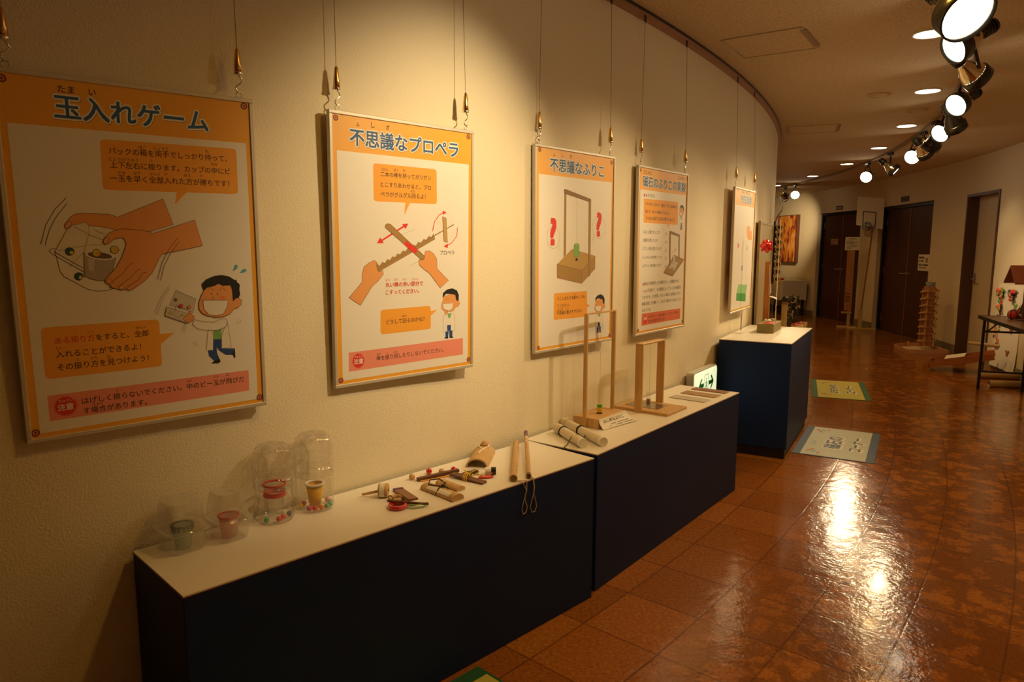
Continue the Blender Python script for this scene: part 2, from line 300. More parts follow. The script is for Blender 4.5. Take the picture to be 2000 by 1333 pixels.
('P',17,'bally',[-67.5,419.8,-68.0,422.6,-69.2,425.1,-71.2,427.1,-73.7,428.4,-76.5,428.8,-79.3,428.4,-81.8,427.1,-83.8,425.1,-85.1,422.6,-85.5,419.8,-85.1,417.0,-83.8,414.5,-81.8,412.5,-79.3,411.3,-76.5,410.8,-73.7,411.3,-71.2,412.5,-69.2,414.5,-68.0,417.0]),
('P',18,'ballo',[-67.9,422.7,-68.8,425.7,-71.0,427.5,-73.8,427.5,-76.1,425.7,-76.9,422.7,-76.1,419.8,-73.8,418.0,-71.0,418.0,-68.8,419.8]),
('P',10,'black',[-151.8,485.0,-152.3,488.1,-153.7,490.9,-156.0,493.2,-158.8,494.7,-162.0,495.2,-165.1,494.7,-168.0,493.2,-170.2,490.9,-171.7,488.1,-172.2,485.0,-171.7,481.8,-170.2,479.0,-168.0,476.7,-165.1,475.3,-162.0,474.8,-158.8,475.3,-156.0,476.7,-153.7,479.0,-152.3,481.8]),
('P',11,'ball',[-153.0,485.0,-153.4,487.7,-154.7,490.2,-156.7,492.2,-159.2,493.5,-162.0,494.0,-164.8,493.5,-167.3,492.2,-169.3,490.2,-170.5,487.7,-171.0,485.0,-170.5,482.2,-169.3,479.7,-167.3,477.7,-164.8,476.4,-162.0,476.0,-159.2,476.4,-156.7,477.7,-154.7,479.7,-153.4,482.2]),
('P',12,'bally',[-153.6,487.9,-154.5,490.9,-156.7,492.7,-159.5,492.7,-161.8,490.9,-162.6,487.9,-161.8,485.0,-159.5,483.2,-156.7,483.2,-154.5,485.0]),
('P',19,'skin',[-102.8,400.6,-99.0,391.2,-86.4,377.2,-75.3,371.3,-53.5,366.4,-7.4,369.8,10.4,374.6,17.0,378.3,127.0,341.0,143.7,411.4,35.5,433.4,8.2,482.8,-11.4,503.0,-39.7,522.6,-51.1,527.0,-57.4,521.7,-68.5,524.8,-77.0,520.7,-85.5,519.1,-93.8,515.0,-95.5,507.7,-103.8,505.0,-104.4,497.7,-96.1,486.1,-77.7,467.6,-62.9,441.6,-52.6,417.8,-48.3,403.4,-53.0,391.4,-59.3,389.0,-76.8,392.5,-88.2,403.1,-96.9,406.6]),
('L',20,'line',1.2,[-102.8,400.6,-99.0,391.2,-86.4,377.2,-75.3,371.3,-53.5,366.4,-7.4,369.8,10.4,374.6,17.0,378.3,127.0,341.0,143.7,411.4,35.5,433.4,8.2,482.8,-11.4,503.0,-39.7,522.6,-51.1,527.0,-57.4,521.7,-68.5,524.8,-77.0,520.7,-85.5,519.1,-93.8,515.0,-95.5,507.7,-103.8,505.0,-104.4,497.7,-96.1,486.1,-77.7,467.6,-62.9,441.6,-52.6,417.8,-48.3,403.4,-53.0,391.4,-59.3,389.0,-76.8,392.5,-88.2,403.1,-96.9,406.6,-102.8,400.6]),
('L',21,'line',1.2,[-88.6,502.0,-63.5,482.6,-49.1,463.7,-37.4,454.8]),
('L',22,'line',1.2,[-75.6,515.9,-42.0,490.7,-30.0,476.5,-20.7,471.4]),
('L',23,'line',1.2,[-54.8,517.0,-24.7,498.8,-14.6,481.9,-5.4,479.8]),
('P',21,'skin2',[-101.7,400.6,-96.8,390.1,-89.1,386.6,-86.9,391.3,-94.6,404.2]),
('L',22,'line',0.8,[-101.7,400.6,-96.8,390.1,-89.1,386.6,-86.9,391.3,-94.6,404.2,-101.7,400.6]),
('P',22,'skin2',[-102.3,499.0,-94.5,493.4,-88.5,499.6,-95.4,506.5]),
('L',23,'line',0.7,[-102.3,499.0,-94.5,493.4,-88.5,499.6,-95.4,506.5,-102.3,499.0]),
('P',24,'skin2',[-93.6,511.4,-84.5,504.6,-79.5,510.9,-87.6,517.8]),
('L',25,'line',0.7,[-93.6,511.4,-84.5,504.6,-79.5,510.9,-87.6,517.8,-93.6,511.4]),
('P',23,'skin2',[-74.6,517.2,-66.5,510.3,-60.3,516.7,-68.4,523.6]),
('L',24,'line',0.7,[-74.6,517.2,-66.5,510.3,-60.3,516.7,-68.4,523.6,-74.6,517.2]),
('P',24,'skin2',[-54.0,520.7,-48.1,514.9,-42.8,520.0,-49.9,525.8]),
('L',25,'line',0.7,[-54.0,520.7,-48.1,514.9,-42.8,520.0,-49.9,525.8,-54.0,520.7]),
('L',11,'line',1.2,[-173.9,291.5,-199.4,319.0,-221.6,357.2,-235.9,404.1]),
('L',12,'line',1.2,[-173.0,304.9,-196.8,334.6,-214.9,368.4,-227.5,406.4]),
('L',21,'line',1.2,[79.4,389.5,53.8,421.7,35.3,456.2,20.9,500.7]),
('L',22,'line',1.2,[82.4,399.5,57.9,431.8,39.3,466.3,28.9,503.5]),
('P',21,'skin',[144.1,530.9,134.0,547.1,124.7,568.2,123.7,587.4,131.1,600.1,144.7,608.4,168.0,615.1,192.0,614.5,209.4,608.4,223.7,592.0,232.3,592.6,242.7,583.3,244.5,570.9,236.2,561.7,228.7,563.7,219.7,571.8,218.8,539.6,213.5,522.1,173.0,517.8]),
('L',22,'line',1.2,[144.1,530.9,134.0,547.1,124.7,568.2,123.7,587.4,131.1,600.1,144.7,608.4,168.0,615.1,192.0,614.5,209.4,608.4,223.7,592.0,232.3,592.6,242.7,583.3,244.5,570.9,236.2,561.7,228.7,563.7,219.7,571.8,218.8,539.6,213.5,522.1,173.0,517.8,144.1,530.9]),
('P',23,'black',[135.6,517.2,147.8,505.8,169.3,497.1,190.8,494.8,212.2,500.0,228.7,511.7,232.5,509.4,233.9,516.9,241.7,524.7,239.7,540.7,241.6,553.3,236.1,564.1,228.7,563.7,219.7,571.8,218.8,539.6,214.6,525.8,191.6,526.0,181.2,519.4,170.2,524.9,148.9,529.2,140.3,536.7,136.3,525.7]),
('P',24,'white',[135.4,564.1,205.2,568.4,201.8,588.0,190.0,606.9,168.2,610.2,149.5,606.3,136.4,588.3]),
('L',25,'line',1.2,[135.4,564.1,205.2,568.4,201.8,588.0,190.0,606.9,168.2,610.2,149.5,606.3,136.4,588.3,135.4,564.1]),
('P',24,'black',[161.3,546.9,160.8,548.5,159.7,549.1,158.5,548.5,158.1,546.9,158.5,545.3,159.7,544.7,160.8,545.3]),
('P',24,'black',[178.4,548.8,178.0,550.4,176.8,551.0,175.7,550.4,175.2,548.8,175.7,547.3,176.8,546.6,178.0,547.3]),
('P',26,'cheek',[199.1,559.5,198.8,560.7,197.6,561.8,195.8,562.7,193.6,563.3,191.1,563.5,188.7,563.3,186.4,562.7,184.7,561.8,183.5,560.7,183.1,559.5,183.5,558.2,184.7,557.1,186.4,556.2,188.7,555.7,191.1,555.5,193.6,555.7,195.8,556.2,197.6,557.1,198.8,558.2]),
('L',24,'line',0.9,[150.4,534.8,158.3,527.2,166.7,538.1]),
('L',24,'line',0.9,[182.6,538.9,191.5,528.9,200.5,540.6]),
('L',26,'line',0.9,[166.3,555.8,160.2,558.3,164.8,562.3]),
('P',2,'navy',[157.6,678.3,181.6,679.5,181.7,700.8,189.9,708.0,218.1,711.0,212.2,729.4,191.4,727.0,172.7,712.3,166.0,701.6,166.3,719.1,172.6,737.4,156.8,740.5,143.3,724.0,141.8,707.6,156.0,709.2]),
('L',3,'line',0.7,[157.6,678.3,181.6,679.5,181.7,700.8,189.9,708.0,218.1,711.0,212.2,729.4,191.4,727.0,172.7,712.3,166.0,701.6,166.3,719.1,172.6,737.4,156.8,740.5,143.3,724.0,141.8,707.6,156.0,709.2,157.6,678.3]),
('P',4,'black',[148.1,747.5,156.8,740.5,172.7,736.2,175.4,745.3,168.4,749.5]),
('P',4,'black',[209.9,726.6,218.1,711.0,218.5,737.8,214.2,739.4]),
('P',4,'green',[160.2,651.4,183.1,648.5,180.4,679.4,158.8,678.5]),
('P',5,'white',[144.8,651.2,153.1,650.7,159.4,666.1,156.0,709.2,137.1,707.1]),
('L',6,'line',0.9,[144.8,651.2,153.1,650.7,159.4,666.1,156.0,709.2,137.1,707.1,144.8,651.2]),
('P',5,'white',[182.0,670.8,190.8,649.2,200.8,635.1,208.4,706.2,180.2,706.9]),
('L',6,'line',0.9,[182.0,670.8,190.8,649.2,200.8,635.1,208.4,706.2,180.2,706.9,182.0,670.8]),
('P',7,'white',[103.0,629.2,110.6,616.6,134.5,624.6,162.6,628.2,189.4,618.0,198.9,622.5,201.0,630.2,195.4,644.6,170.9,652.4,137.8,649.3,114.9,642.4]),
('L',23,'line',0.9,[103.0,629.2,110.6,616.6,134.5,624.6,162.6,628.2,189.4,618.0,198.9,622.5,201.0,630.2,195.4,644.6,170.9,652.4,137.8,649.3,114.9,642.4,103.0,629.2]),
('P',2,'lgrey',[65.9,532.7,117.2,559.3,108.2,597.1,46.0,571.4]),
('L',3,'line',1,[65.9,532.7,117.2,559.3,108.2,597.1,46.0,571.4,65.9,532.7]),
('P',24,'glass2',[39.2,575.6,103.4,602.8,90.7,625.8,33.4,599.8]),
('L',25,'line',1,[39.2,575.6,103.4,602.8,90.7,625.8,33.4,599.8,39.2,575.6]),
('L',26,'line',0.8,[64.7,571.4,54.7,599.1,69.2,608.5]),
('L',27,'line',0.8,[64.7,571.4,87.4,584.9]),
('P',4,'line',[68.0,558.4,67.3,560.7,65.6,562.5,63.3,563.1,60.9,562.5,59.2,560.7,58.6,558.4,59.2,556.0,60.9,554.3,63.3,553.7,65.6,554.3,67.3,556.0]),
('P',5,'dgrey',[67.3,558.4,66.7,560.4,65.3,561.9,63.3,562.4,61.3,561.9,59.8,560.4,59.3,558.4,59.8,556.4,61.3,554.9,63.3,554.4,65.3,554.9,66.7,556.4]),
('P',28,'line',[81.3,575.7,80.6,578.4,78.7,580.3,76.0,581.0,73.4,580.3,71.4,578.4,70.7,575.7,71.4,573.1,73.4,571.2,76.0,570.4,78.7,571.2,80.6,573.1]),
('P',29,'red',[80.6,575.7,80.0,578.0,78.3,579.7,76.0,580.3,73.7,579.7,72.0,578.0,71.4,575.7,72.0,573.4,73.7,571.8,76.0,571.1,78.3,571.8,80.0,573.4]),
('P',26,'line',[102.2,580.0,101.6,582.6,99.7,584.5,97.1,585.1,94.6,584.5,92.7,582.6,92.0,580.0,92.7,577.5,94.6,575.6,97.1,574.9,99.7,575.6,101.6,577.5]),
('P',27,'ballo',[101.5,580.0,100.9,582.2,99.3,583.9,97.1,584.4,94.9,583.9,93.3,582.2,92.7,580.0,93.3,577.8,94.9,576.2,97.1,575.6,99.3,576.2,100.9,577.8]),
('P',26,'line',[52.4,594.3,51.8,596.7,50.0,598.5,47.5,599.2,45.1,598.5,43.3,596.7,42.6,594.3,43.3,591.8,45.1,590.0,47.5,589.4,50.0,590.0,51.8,591.8]),
('P',27,'bally',[51.7,594.3,51.1,596.4,49.6,597.9,47.5,598.5,45.4,597.9,43.9,596.4,43.3,594.3,43.9,592.2,45.4,590.6,47.5,590.1,49.6,590.6,51.1,592.2]),
('P',26,'line',[80.8,602.6,80.3,604.7,78.8,606.2,76.7,606.7,74.7,606.2,73.2,604.7,72.6,602.6,73.2,600.6,74.7,599.1,76.7,598.5,78.8,599.1,80.3,600.6]),
('P',27,'bally',[80.1,602.6,79.7,604.3,78.4,605.6,76.7,606.0,75.0,605.6,73.8,604.3,73.3,602.6,73.8,600.9,75.0,599.7,76.7,599.2,78.4,599.7,79.7,600.9]),
('P',28,'skin',[79.7,612.9,85.2,603.8,94.3,602.1,100.0,590.5,103.0,600.4,109.9,608.1,107.1,617.5,95.4,623.8,86.5,620.6]),
('L',29,'line',0.8,[79.7,612.9,85.2,603.8,94.3,602.1,100.0,590.5,103.0,600.4,109.9,608.1,107.1,617.5,95.4,623.8,86.5,620.6,79.7,612.9]),
('P',2,'teal',[223.8,485.7,229.5,468.8,234.5,466.0,240.0,470.3,238.2,476.4,232.5,482.4]),
('P',2,'teal',[243.2,491.3,252.3,481.8,261.2,479.1,264.6,485.2,258.1,490.6]),
('L',28,'line2',0.8,[50.3,517.9,31.6,541.3,18.2,566.0,9.2,590.9]),
('L',29,'line2',0.8,[51.0,524.9,33.3,548.4,22.1,573.2,14.2,596.0]),
('L',2,'line2',0.8,[108.4,678.3,100.7,683.6,107.6,691.6]),
('L',3,'line2',0.8,[114.1,678.9,108.0,684.3,115.7,692.5]),
('L',2,'line2',0.8,[227.1,624.8,232.9,632.8,223.9,639.6]),
('L',3,'line2',0.8,[235.8,625.5,240.4,632.9,232.6,640.3]),
('L',30,'line2',0.8,[82.8,625.1,74.9,646.0]),
('L',31,'line2',0.8,[87.3,625.5,80.4,647.7]),
('P',2,'bubble',[-253.8,619.7,-252.3,612.8,-248.7,609.2,-241.7,607.7,5.7,608.2,12.6,609.7,16.2,613.3,17.7,620.2,18.0,726.2,16.5,733.1,12.9,736.7,6.0,738.2,-241.9,737.7,-248.9,736.2,-252.5,732.6,-253.9,725.6]),
('P',3,'bubble',[16.8,649.8,54.8,648.9,18.4,677.0]),
('T',3,'redt','ある振り方',-226.5,-138.9,651.5,0.012,0),
('T',3,'ink','をすると、全部',-136.0,-10.3,651.5,0.012,0),
('T',3,'ink','入れることができるよ！',-226.7,-31.9,686.6,0.012,0),
('T',3,'ink','その振り方を見つけよう！',-226.5,-14.7,719.5,0.012,0),
('T',3,'redt','ふ',-185.3,-178.6,631.8,0.004,0),
('T',3,'redt','かた',-154.0,-137.6,632.1,0.004,0),
('T',3,'ink','ぜんぶ',-42.1,-16.2,630.1,0.004,0),
('T',3,'ink','い',-224.2,-215.5,666.1,0.004,0),
('T',3,'ink','ふ',-185.0,-177.2,699.2,0.004,0),
('T',3,'ink','かた',-152.3,-136.1,699.1,0.004,0),
('T',3,'ink','み',-114.4,-106.1,700.0,0.004,0),
('P',2,'pink',[-253.8,779.4,255.0,780.7,254.7,842.9,-253.1,845.2]),
('P',3,'red',[-194.0,812.1,-189.3,815.6,-194.7,817.8,-191.2,822.4,-196.9,823.2,-194.7,828.5,-200.5,827.8,-199.7,833.5,-205.0,831.3,-205.8,837.1,-210.4,833.5,-212.6,838.9,-216.1,834.2,-219.6,838.9,-221.8,833.5,-226.4,837.1,-227.2,831.3,-232.6,833.5,-231.8,827.8,-237.5,828.5,-235.3,823.2,-241.1,822.4,-237.5,817.8,-242.9,815.6,-238.3,812.1,-242.9,808.6,-237.5,806.4,-241.1,801.8,-235.3,801.0,-237.5,795.7,-231.8,796.5,-232.6,790.7,-227.2,792.9,-226.4,787.2,-221.8,790.7,-219.6,785.3,-216.1,790.0,-212.6,785.3,-210.4,790.7,-205.8,787.2,-205.0,792.9,-199.7,790.7,-200.5,796.5,-194.7,795.7,-196.9,801.0,-191.2,801.8,-194.7,806.4,-189.3,808.6]),
('T',4,'white','注意',-233.7,-199.1,822.3,0.03,0),
('T',4,'white','ちゅうい',-230.4,-199.3,801.2,0.01,0),
('T',3,'ink','はげしく振らないでください。中のビー玉が飛びだ',-180.0,241.2,813.4,0.012,0),
('T',3,'ink','す場合があります。',-178.3,-27.6,839.6,0.012,0),
('T',3,'ink','ふ',-101.6,-93.9,790.6,0.004,0),
('T',3,'ink','なか',78.8,92.8,792.2,0.004,0),
('T',3,'ink','だま',152.8,166.5,790.2,0.004,0),
('T',3,'ink','と',189.9,197.9,790.3,0.004,0),
('T',4,'ink','ばあい',-156.7,-132.4,820.7,0.004,0),
],
[
('P',1,'white',[-277.5,123.3,281.4,121.1,280.6,869.8,-275.8,874.1]),
('P',1,'logo',[-270.3,23.7,-270.8,26.6,-272.1,29.3,-274.2,31.4,-276.9,32.7,-279.8,33.2,-282.7,32.7,-285.4,31.4,-287.5,29.3,-288.8,26.6,-289.3,23.7,-288.8,20.8,-287.5,18.1,-285.4,16.0,-282.7,14.7,-279.8,14.2,-276.9,14.7,-274.2,16.0,-272.1,18.1,-270.8,20.8]),
('P',2,'logo_in',[-273.9,23.7,-274.4,26.0,-275.6,27.9,-277.5,29.1,-279.8,29.6,-282.1,29.1,-284.0,27.9,-285.2,26.0,-285.7,23.7,-285.2,21.5,-284.0,19.5,-282.1,18.3,-279.8,17.8,-277.5,18.3,-275.6,19.5,-274.4,21.5]),
('P',3,'logo',[-276.6,23.6,-277.1,25.5,-278.4,26.7,-280.1,26.7,-281.4,25.5,-281.9,23.6,-281.4,21.7,-280.1,20.6,-278.4,20.6,-277.1,21.7]),
('P',1,'logo',[288.3,23.2,287.9,26.1,286.5,28.7,284.4,30.8,281.8,32.2,278.8,32.7,275.9,32.2,273.2,30.8,271.1,28.7,269.8,26.1,269.3,23.2,269.8,20.2,271.1,17.6,273.2,15.5,275.9,14.1,278.8,13.7,281.8,14.1,284.4,15.5,286.5,17.6,287.9,20.2]),
('P',2,'logo_in',[284.7,23.2,284.3,25.4,283.0,27.3,281.1,28.6,278.8,29.0,276.6,28.6,274.7,27.3,273.4,25.4,272.9,23.2,273.4,20.9,274.7,19.0,276.6,17.7,278.8,17.3,281.1,17.7,283.0,19.0,284.3,20.9]),
('P',3,'logo',[282.2,23.1,281.7,25.0,280.4,26.1,278.8,26.1,277.4,25.0,276.9,23.1,277.4,21.2,278.8,20.0,280.4,20.0,281.7,21.2]),
('P',2,'logo',[-273.4,870.4,-273.9,873.3,-275.2,876.0,-277.3,878.1,-280.0,879.4,-282.9,879.9,-285.8,879.4,-288.5,878.1,-290.6,876.0,-291.9,873.3,-292.4,870.4,-291.9,867.5,-290.6,864.8,-288.5,862.7,-285.8,861.4,-282.9,860.9,-280.0,861.4,-277.3,862.7,-275.2,864.8,-273.9,867.5]),
('P',3,'logo_in',[-277.0,870.4,-277.5,872.7,-278.7,874.6,-280.6,875.9,-282.9,876.3,-285.1,875.9,-287.1,874.6,-288.3,872.7,-288.8,870.4,-288.3,868.2,-287.1,866.2,-285.1,865.0,-282.9,864.5,-280.6,865.0,-278.7,866.2,-277.5,868.2]),
('P',4,'logo',[-279.7,870.5,-280.2,872.4,-281.5,873.6,-283.1,873.6,-284.5,872.4,-285.0,870.5,-284.5,868.6,-283.1,867.4,-281.5,867.4,-280.2,868.6]),
('P',2,'logo',[292.1,863.7,291.7,866.6,290.3,869.3,288.2,871.4,285.6,872.7,282.6,873.2,279.7,872.7,277.1,871.4,275.0,869.3,273.6,866.6,273.1,863.7,273.6,860.8,275.0,858.1,277.1,856.0,279.7,854.7,282.6,854.2,285.6,854.7,288.2,856.0,290.3,858.1,291.7,860.8]),
('P',3,'logo_in',[288.5,863.7,288.1,866.0,286.8,867.9,284.9,869.2,282.6,869.6,280.4,869.2,278.5,867.9,277.2,866.0,276.8,863.7,277.2,861.5,278.5,859.5,280.4,858.3,282.6,857.8,284.9,858.3,286.8,859.5,288.1,861.5]),
('P',4,'logo',[286.1,863.8,285.6,865.7,284.3,866.9,282.6,866.9,281.3,865.7,280.8,863.8,281.3,861.9,282.6,860.7,284.3,860.7,285.6,861.9]),
('T',1,'title','不思議なプロペラ',-229.1,228.3,103.8,0.035,1),
('T',1,'ink','ふ',-205.8,-192.7,40.5,0.012,0),
('T',1,'ink','し',-147.1,-133.6,39.4,0.012,0),
('T',1,'ink','ぎ',-88.6,-74.6,38.5,0.012,0),
('P',2,'bubble',[-142.8,164.6,-141.4,157.7,-137.8,154.1,-130.9,152.6,115.2,152.9,122.2,154.4,125.8,158.0,127.3,164.9,128.0,263.8,126.5,270.8,123.0,274.4,116.0,275.9,-130.5,277.0,-137.4,275.6,-141.1,272.0,-142.5,265.1]),
('P',3,'bubble',[-11.6,276.0,8.0,276.1,-18.0,319.8]),
('T',3,'ink','二本の棒を持ってガリガリ',-113.5,98.7,194.0,0.012,0),
('T',3,'ink','とこすりあわせると、プロ',-114.0,100.4,227.6,0.012,0),
('T',3,'ink','ペラがグルグル回るよ！',-114.6,76.4,260.2,0.012,0),
('T',3,'ink','にほん',-111.4,-82.3,174.1,0.004,0),
('T',3,'ink','ぼう',-59.6,-42.4,173.0,0.004,0),
('T',3,'ink','も',-20.9,-12.1,171.9,0.004,0),
('T',3,'ink','まわ',10.8,28.8,240.1,0.004,0),
('L',2,'red',6,[-117.2,409.9,-15.5,355.4]),
('P',3,'red',[-132.4,417.0,-118.7,396.9,-104.4,415.5]),
('P',3,'red',[-0.5,347.9,-27.2,349.9,-12.6,367.2]),
('P',4,'wood',[-133.8,484.5,-123.6,494.2,-111.3,480.7,-102.3,484.8,-89.9,471.2,-80.7,475.2,-68.2,461.5,-58.9,465.5,-46.2,451.7,-36.9,455.7,-24.0,441.8,-14.5,445.8,-1.6,431.8,8.0,435.8,21.1,421.7,30.9,425.7,44.1,411.4,54.0,415.4,67.4,401.1,77.4,405.1,90.9,390.6,101.1,394.6,114.8,380.0,112.3,383.4,118.4,400.7,-128.9,513.3,-135.3,504.9]),
('L',5,'line',1.2,[-133.8,484.5,-123.6,494.2,-111.3,480.7,-102.3,484.8,-89.9,471.2,-80.7,475.2,-68.2,461.5,-58.9,465.5,-46.2,451.7,-36.9,455.7,-24.0,441.8,-14.5,445.8,-1.6,431.8,8.0,435.8,21.1,421.7,30.9,425.7,44.1,411.4,54.0,415.4,67.4,401.1,77.4,405.1,90.9,390.6,101.1,394.6,114.8,380.0,112.3,383.4,118.4,400.7,-128.9,513.3,-135.3,504.9,-133.8,484.5]),
('L',6,'line',0.8,[-131.4,504.1,115.9,391.1]),
('L',6,'wood2',3.5,[116.0,388.2,207.7,346.7]),
('L',7,'lgrey',0.6,[126.5,349.9,145.9,324.6,172.0,349.0]),
('L',7,'lgrey',0.6,[132.8,374.7,165.4,369.2,139.2,389.5]),
('L',8,'lgrey',0.6,[172.0,328.9,198.5,323.2,191.8,348.5]),
('L',8,'lgrey',0.6,[165.4,374.2,208.5,376.1,191.8,394.1]),
('L',9,'lgrey',0.6,[133.0,334.9,168.7,369.1,201.8,338.2]),
('L',10,'lgrey',0.6,[145.7,399.5,168.7,369.1,198.5,401.6]),
('P',11,'bamboo',[154.4,319.4,170.7,324.0,177.2,412.9,160.0,408.4]),
('L',12,'line',1,[154.4,319.4,170.7,324.0,177.2,412.9,160.0,408.4,154.4,319.4]),
('L',13,'red',2.6,[107.2,372.6,116.9,337.8,139.5,312.4,159.0,305.4]),
('P',14,'red',[172.0,303.9,154.4,297.1,157.6,312.4]),
('L',13,'red',2.6,[225.4,358.0,222.1,388.7,197.2,414.3,175.2,423.5]),
('P',14,'red',[160.0,425.6,179.8,417.5,177.2,432.7]),
('T',2,'ink','プロペラ',142.1,209.8,457.4,0.012,0),
('P',7,'wood',[-98.4,362.7,-96.5,353.8,-88.0,349.9,-76.6,351.5,71.8,463.3,61.4,478.6]),
('L',8,'line',1.2,[-98.4,362.7,-96.5,353.8,-88.0,349.9,-76.6,351.5,71.8,463.3,61.4,478.6,-98.4,362.7]),
('P',9,'red',[-20.9,419.4,-9.2,407.3,42.4,440.2,26.8,453.4]),
('P',7,'skin',[-245.3,595.5,-193.8,546.2,-193.3,521.5,-184.8,494.8,-166.0,482.6,-144.4,473.9,-133.7,481.3,-128.9,511.9,-109.6,509.2,-108.2,521.6,-129.4,543.9,-154.2,561.3,-201.8,623.6]),
('L',8,'line',1.2,[-245.3,595.5,-193.8,546.2,-193.3,521.5,-184.8,494.8,-166.0,482.6,-144.4,473.9,-133.7,481.3,-128.9,511.9,-109.6,509.2,-108.2,521.6,-129.4,543.9,-154.2,561.3,-201.8,623.6,-245.3,595.5]),
('L',9,'line',0.9,[-133.7,481.3,-136.2,495.8,-128.9,511.9]),
('P',9,'skin',[44.5,474.5,67.5,474.8,73.8,444.6,92.2,442.3,110.7,453.0,126.2,471.7,128.0,508.4,182.3,553.1,143.0,579.5,91.7,523.2,67.2,509.5,46.2,492.2]),
('L',10,'line',1.2,[44.5,474.5,67.5,474.8,73.8,444.6,92.2,442.3,110.7,453.0,126.2,471.7,128.0,508.4,182.3,553.1,143.0,579.5,91.7,523.2,67.2,509.5,46.2,492.2,44.5,474.5]),
('L',9,'line2',0.6,[-66.2,400.2,26.4,366.6]),
('L',11,'line2',0.6,[1.5,496.2,67.5,471.0]),
('T',11,'redt','丸い棒の赤い部分で',-99.5,62.5,567.1,0.012,0),
('T',11,'redt','こすってください。',-99.9,45.3,592.6,0.012,0),
('T',2,'redt','まる',-99.2,-82.4,546.2,0.004,0),
('T',2,'redt','ぼう',-63.8,-46.6,546.0,0.004,0),
('T',2,'redt','あか',-27.1,-9.6,546.3,0.004,0),
('T',2,'redt','ぶぶん',11.6,41.5,546.9,0.004,0),
('P',2,'bubble',[-122.1,656.5,-120.5,649.6,-116.8,645.9,-109.9,644.4,85.2,642.7,92.2,644.1,95.8,647.7,97.4,654.6,97.9,716.1,96.5,723.0,92.9,726.7,86.0,728.2,-111.4,729.8,-118.3,728.4,-121.8,724.9,-123.2,717.9]),
('P',3,'bubble',[95.9,662.3,128.7,659.4,95.8,680.1]),
('T',3,'ink','どうして回るのかな？',-98.8,69.0,696.8,0.012,0),
('T',3,'ink','まわ',-29.8,-12.2,676.1,0.004,0),
('P',2,'skin',[149.2,640.7,160.9,611.2,213.2,601.2,221.2,630.5,233.3,629.2,238.0,643.2,230.0,653.5,218.6,653.9,205.3,669.4,167.2,671.0,147.9,656.6]),
('L',3,'line',0.8,[149.2,640.7,160.9,611.2,213.2,601.2,221.2,630.5,233.3,629.2,238.0,643.2,230.0,653.5,218.6,653.9,205.3,669.4,167.2,671.0,147.9,656.6,149.2,640.7]),
('P',4,'black',[153.1,618.4,155.7,598.5,173.8,586.8,200.0,582.9,223.2,591.4,233.2,609.7,231.9,631.1,221.2,630.5,215.9,608.9,190.1,603.6,170.6,602.7,160.9,610.2]),
('P',4,'white',[154.4,638.5,205.3,638.8,200.0,661.4,177.0,667.6,157.5,656.2]),
('L',5,'line',0.7,[154.4,638.5,205.3,638.8,200.0,661.4,177.0,667.6,157.5,656.2,154.4,638.5]),
('P',5,'black',[171.5,623.3,171.3,624.4,170.5,624.9,169.8,624.4,169.5,623.3,169.8,622.2,170.5,621.7,171.3,622.2]),
('P',5,'black',[184.6,623.0,184.3,624.1,183.6,624.6,182.9,624.1,182.6,623.0,182.9,621.8,183.6,621.4,184.3,621.8]),
('P',2,'navy',[167.1,721.6,201.3,722.3,201.3,767.5,186.8,767.2,184.2,734.2,180.2,766.6,167.1,765.4]),
('P',3,'white',[155.5,686.3,173.7,677.5,196.7,676.5,211.9,684.1,214.7,741.9,156.7,745.1]),
('L',4,'line',0.8,[155.5,686.3,173.7,677.5,196.7,676.5,211.9,684.1,214.7,741.9,156.7,745.1,155.5,686.3]),
('P',5,'green',[177.0,678.7,194.7,677.4,190.8,693.9,182.9,694.3]),
('P',5,'navy',[175.0,720.7,193.4,720.6,193.4,742.6,176.3,742.7]),
('P',6,'skin',[162.0,671.6,172.4,662.2,179.0,664.6,177.6,675.7,167.2,681.1]),
('L',7,'line',0.6,[162.0,671.6,172.4,662.2,179.0,664.6,177.6,675.7,167.2,681.1,162.0,671.6]),
('P',3,'black',[159.2,769.8,172.3,763.8,180.8,765.6,180.2,771.7]),
('P',3,'black',[184.1,770.0,188.1,765.2,202.0,765.5,206.7,772.1]),
('P',2,'pink',[-251.3,779.9,254.0,776.5,254.2,840.4,-251.9,844.7]),
('P',3,'red',[-193.4,811.6,-189.1,815.1,-194.1,817.3,-190.8,821.9,-196.2,822.6,-194.1,828.0,-199.4,827.2,-198.7,833.0,-203.7,830.7,-204.3,836.5,-208.6,833.0,-210.6,838.3,-213.9,833.7,-217.2,838.3,-219.2,833.0,-223.5,836.5,-224.2,830.7,-229.1,833.0,-228.4,827.2,-233.7,828.0,-231.7,822.6,-237.0,821.9,-233.7,817.3,-238.7,815.1,-234.4,811.6,-238.7,808.0,-233.7,805.8,-237.0,801.2,-231.7,800.5,-233.7,795.1,-228.4,795.9,-229.1,790.2,-224.2,792.4,-223.5,786.6,-219.2,790.2,-217.2,784.8,-213.9,789.4,-210.6,784.8,-208.6,790.2,-204.3,786.6,-203.7,792.4,-198.7,790.2,-199.4,795.9,-194.1,795.1,-196.2,800.5,-190.8,801.2,-194.1,805.8,-189.1,808.0]),
('T',4,'white','注意',-231.5,-195.5,822.0,0.03,0),
('T',4,'white','ちゅうい',-228.4,-198.3,801.0,0.01,0),
('T',3,'ink','棒を振り回したりしないでください。',-141.6,157.2,820.2,0.012,0),
('T',4,'ink','ぼう',-139.6,-124.1,801.4,0.004,0),
('T',4,'ink','ふ',-101.7,-93.7,801.4,0.004,0),
('T',3,'ink','まわ',-68.0,-53.6,800.6,0.004,0),
],
[
('P',1,'white',[-269.9,123.0,279.0,127.5,274.1,872.8,-268.1,877.3]),
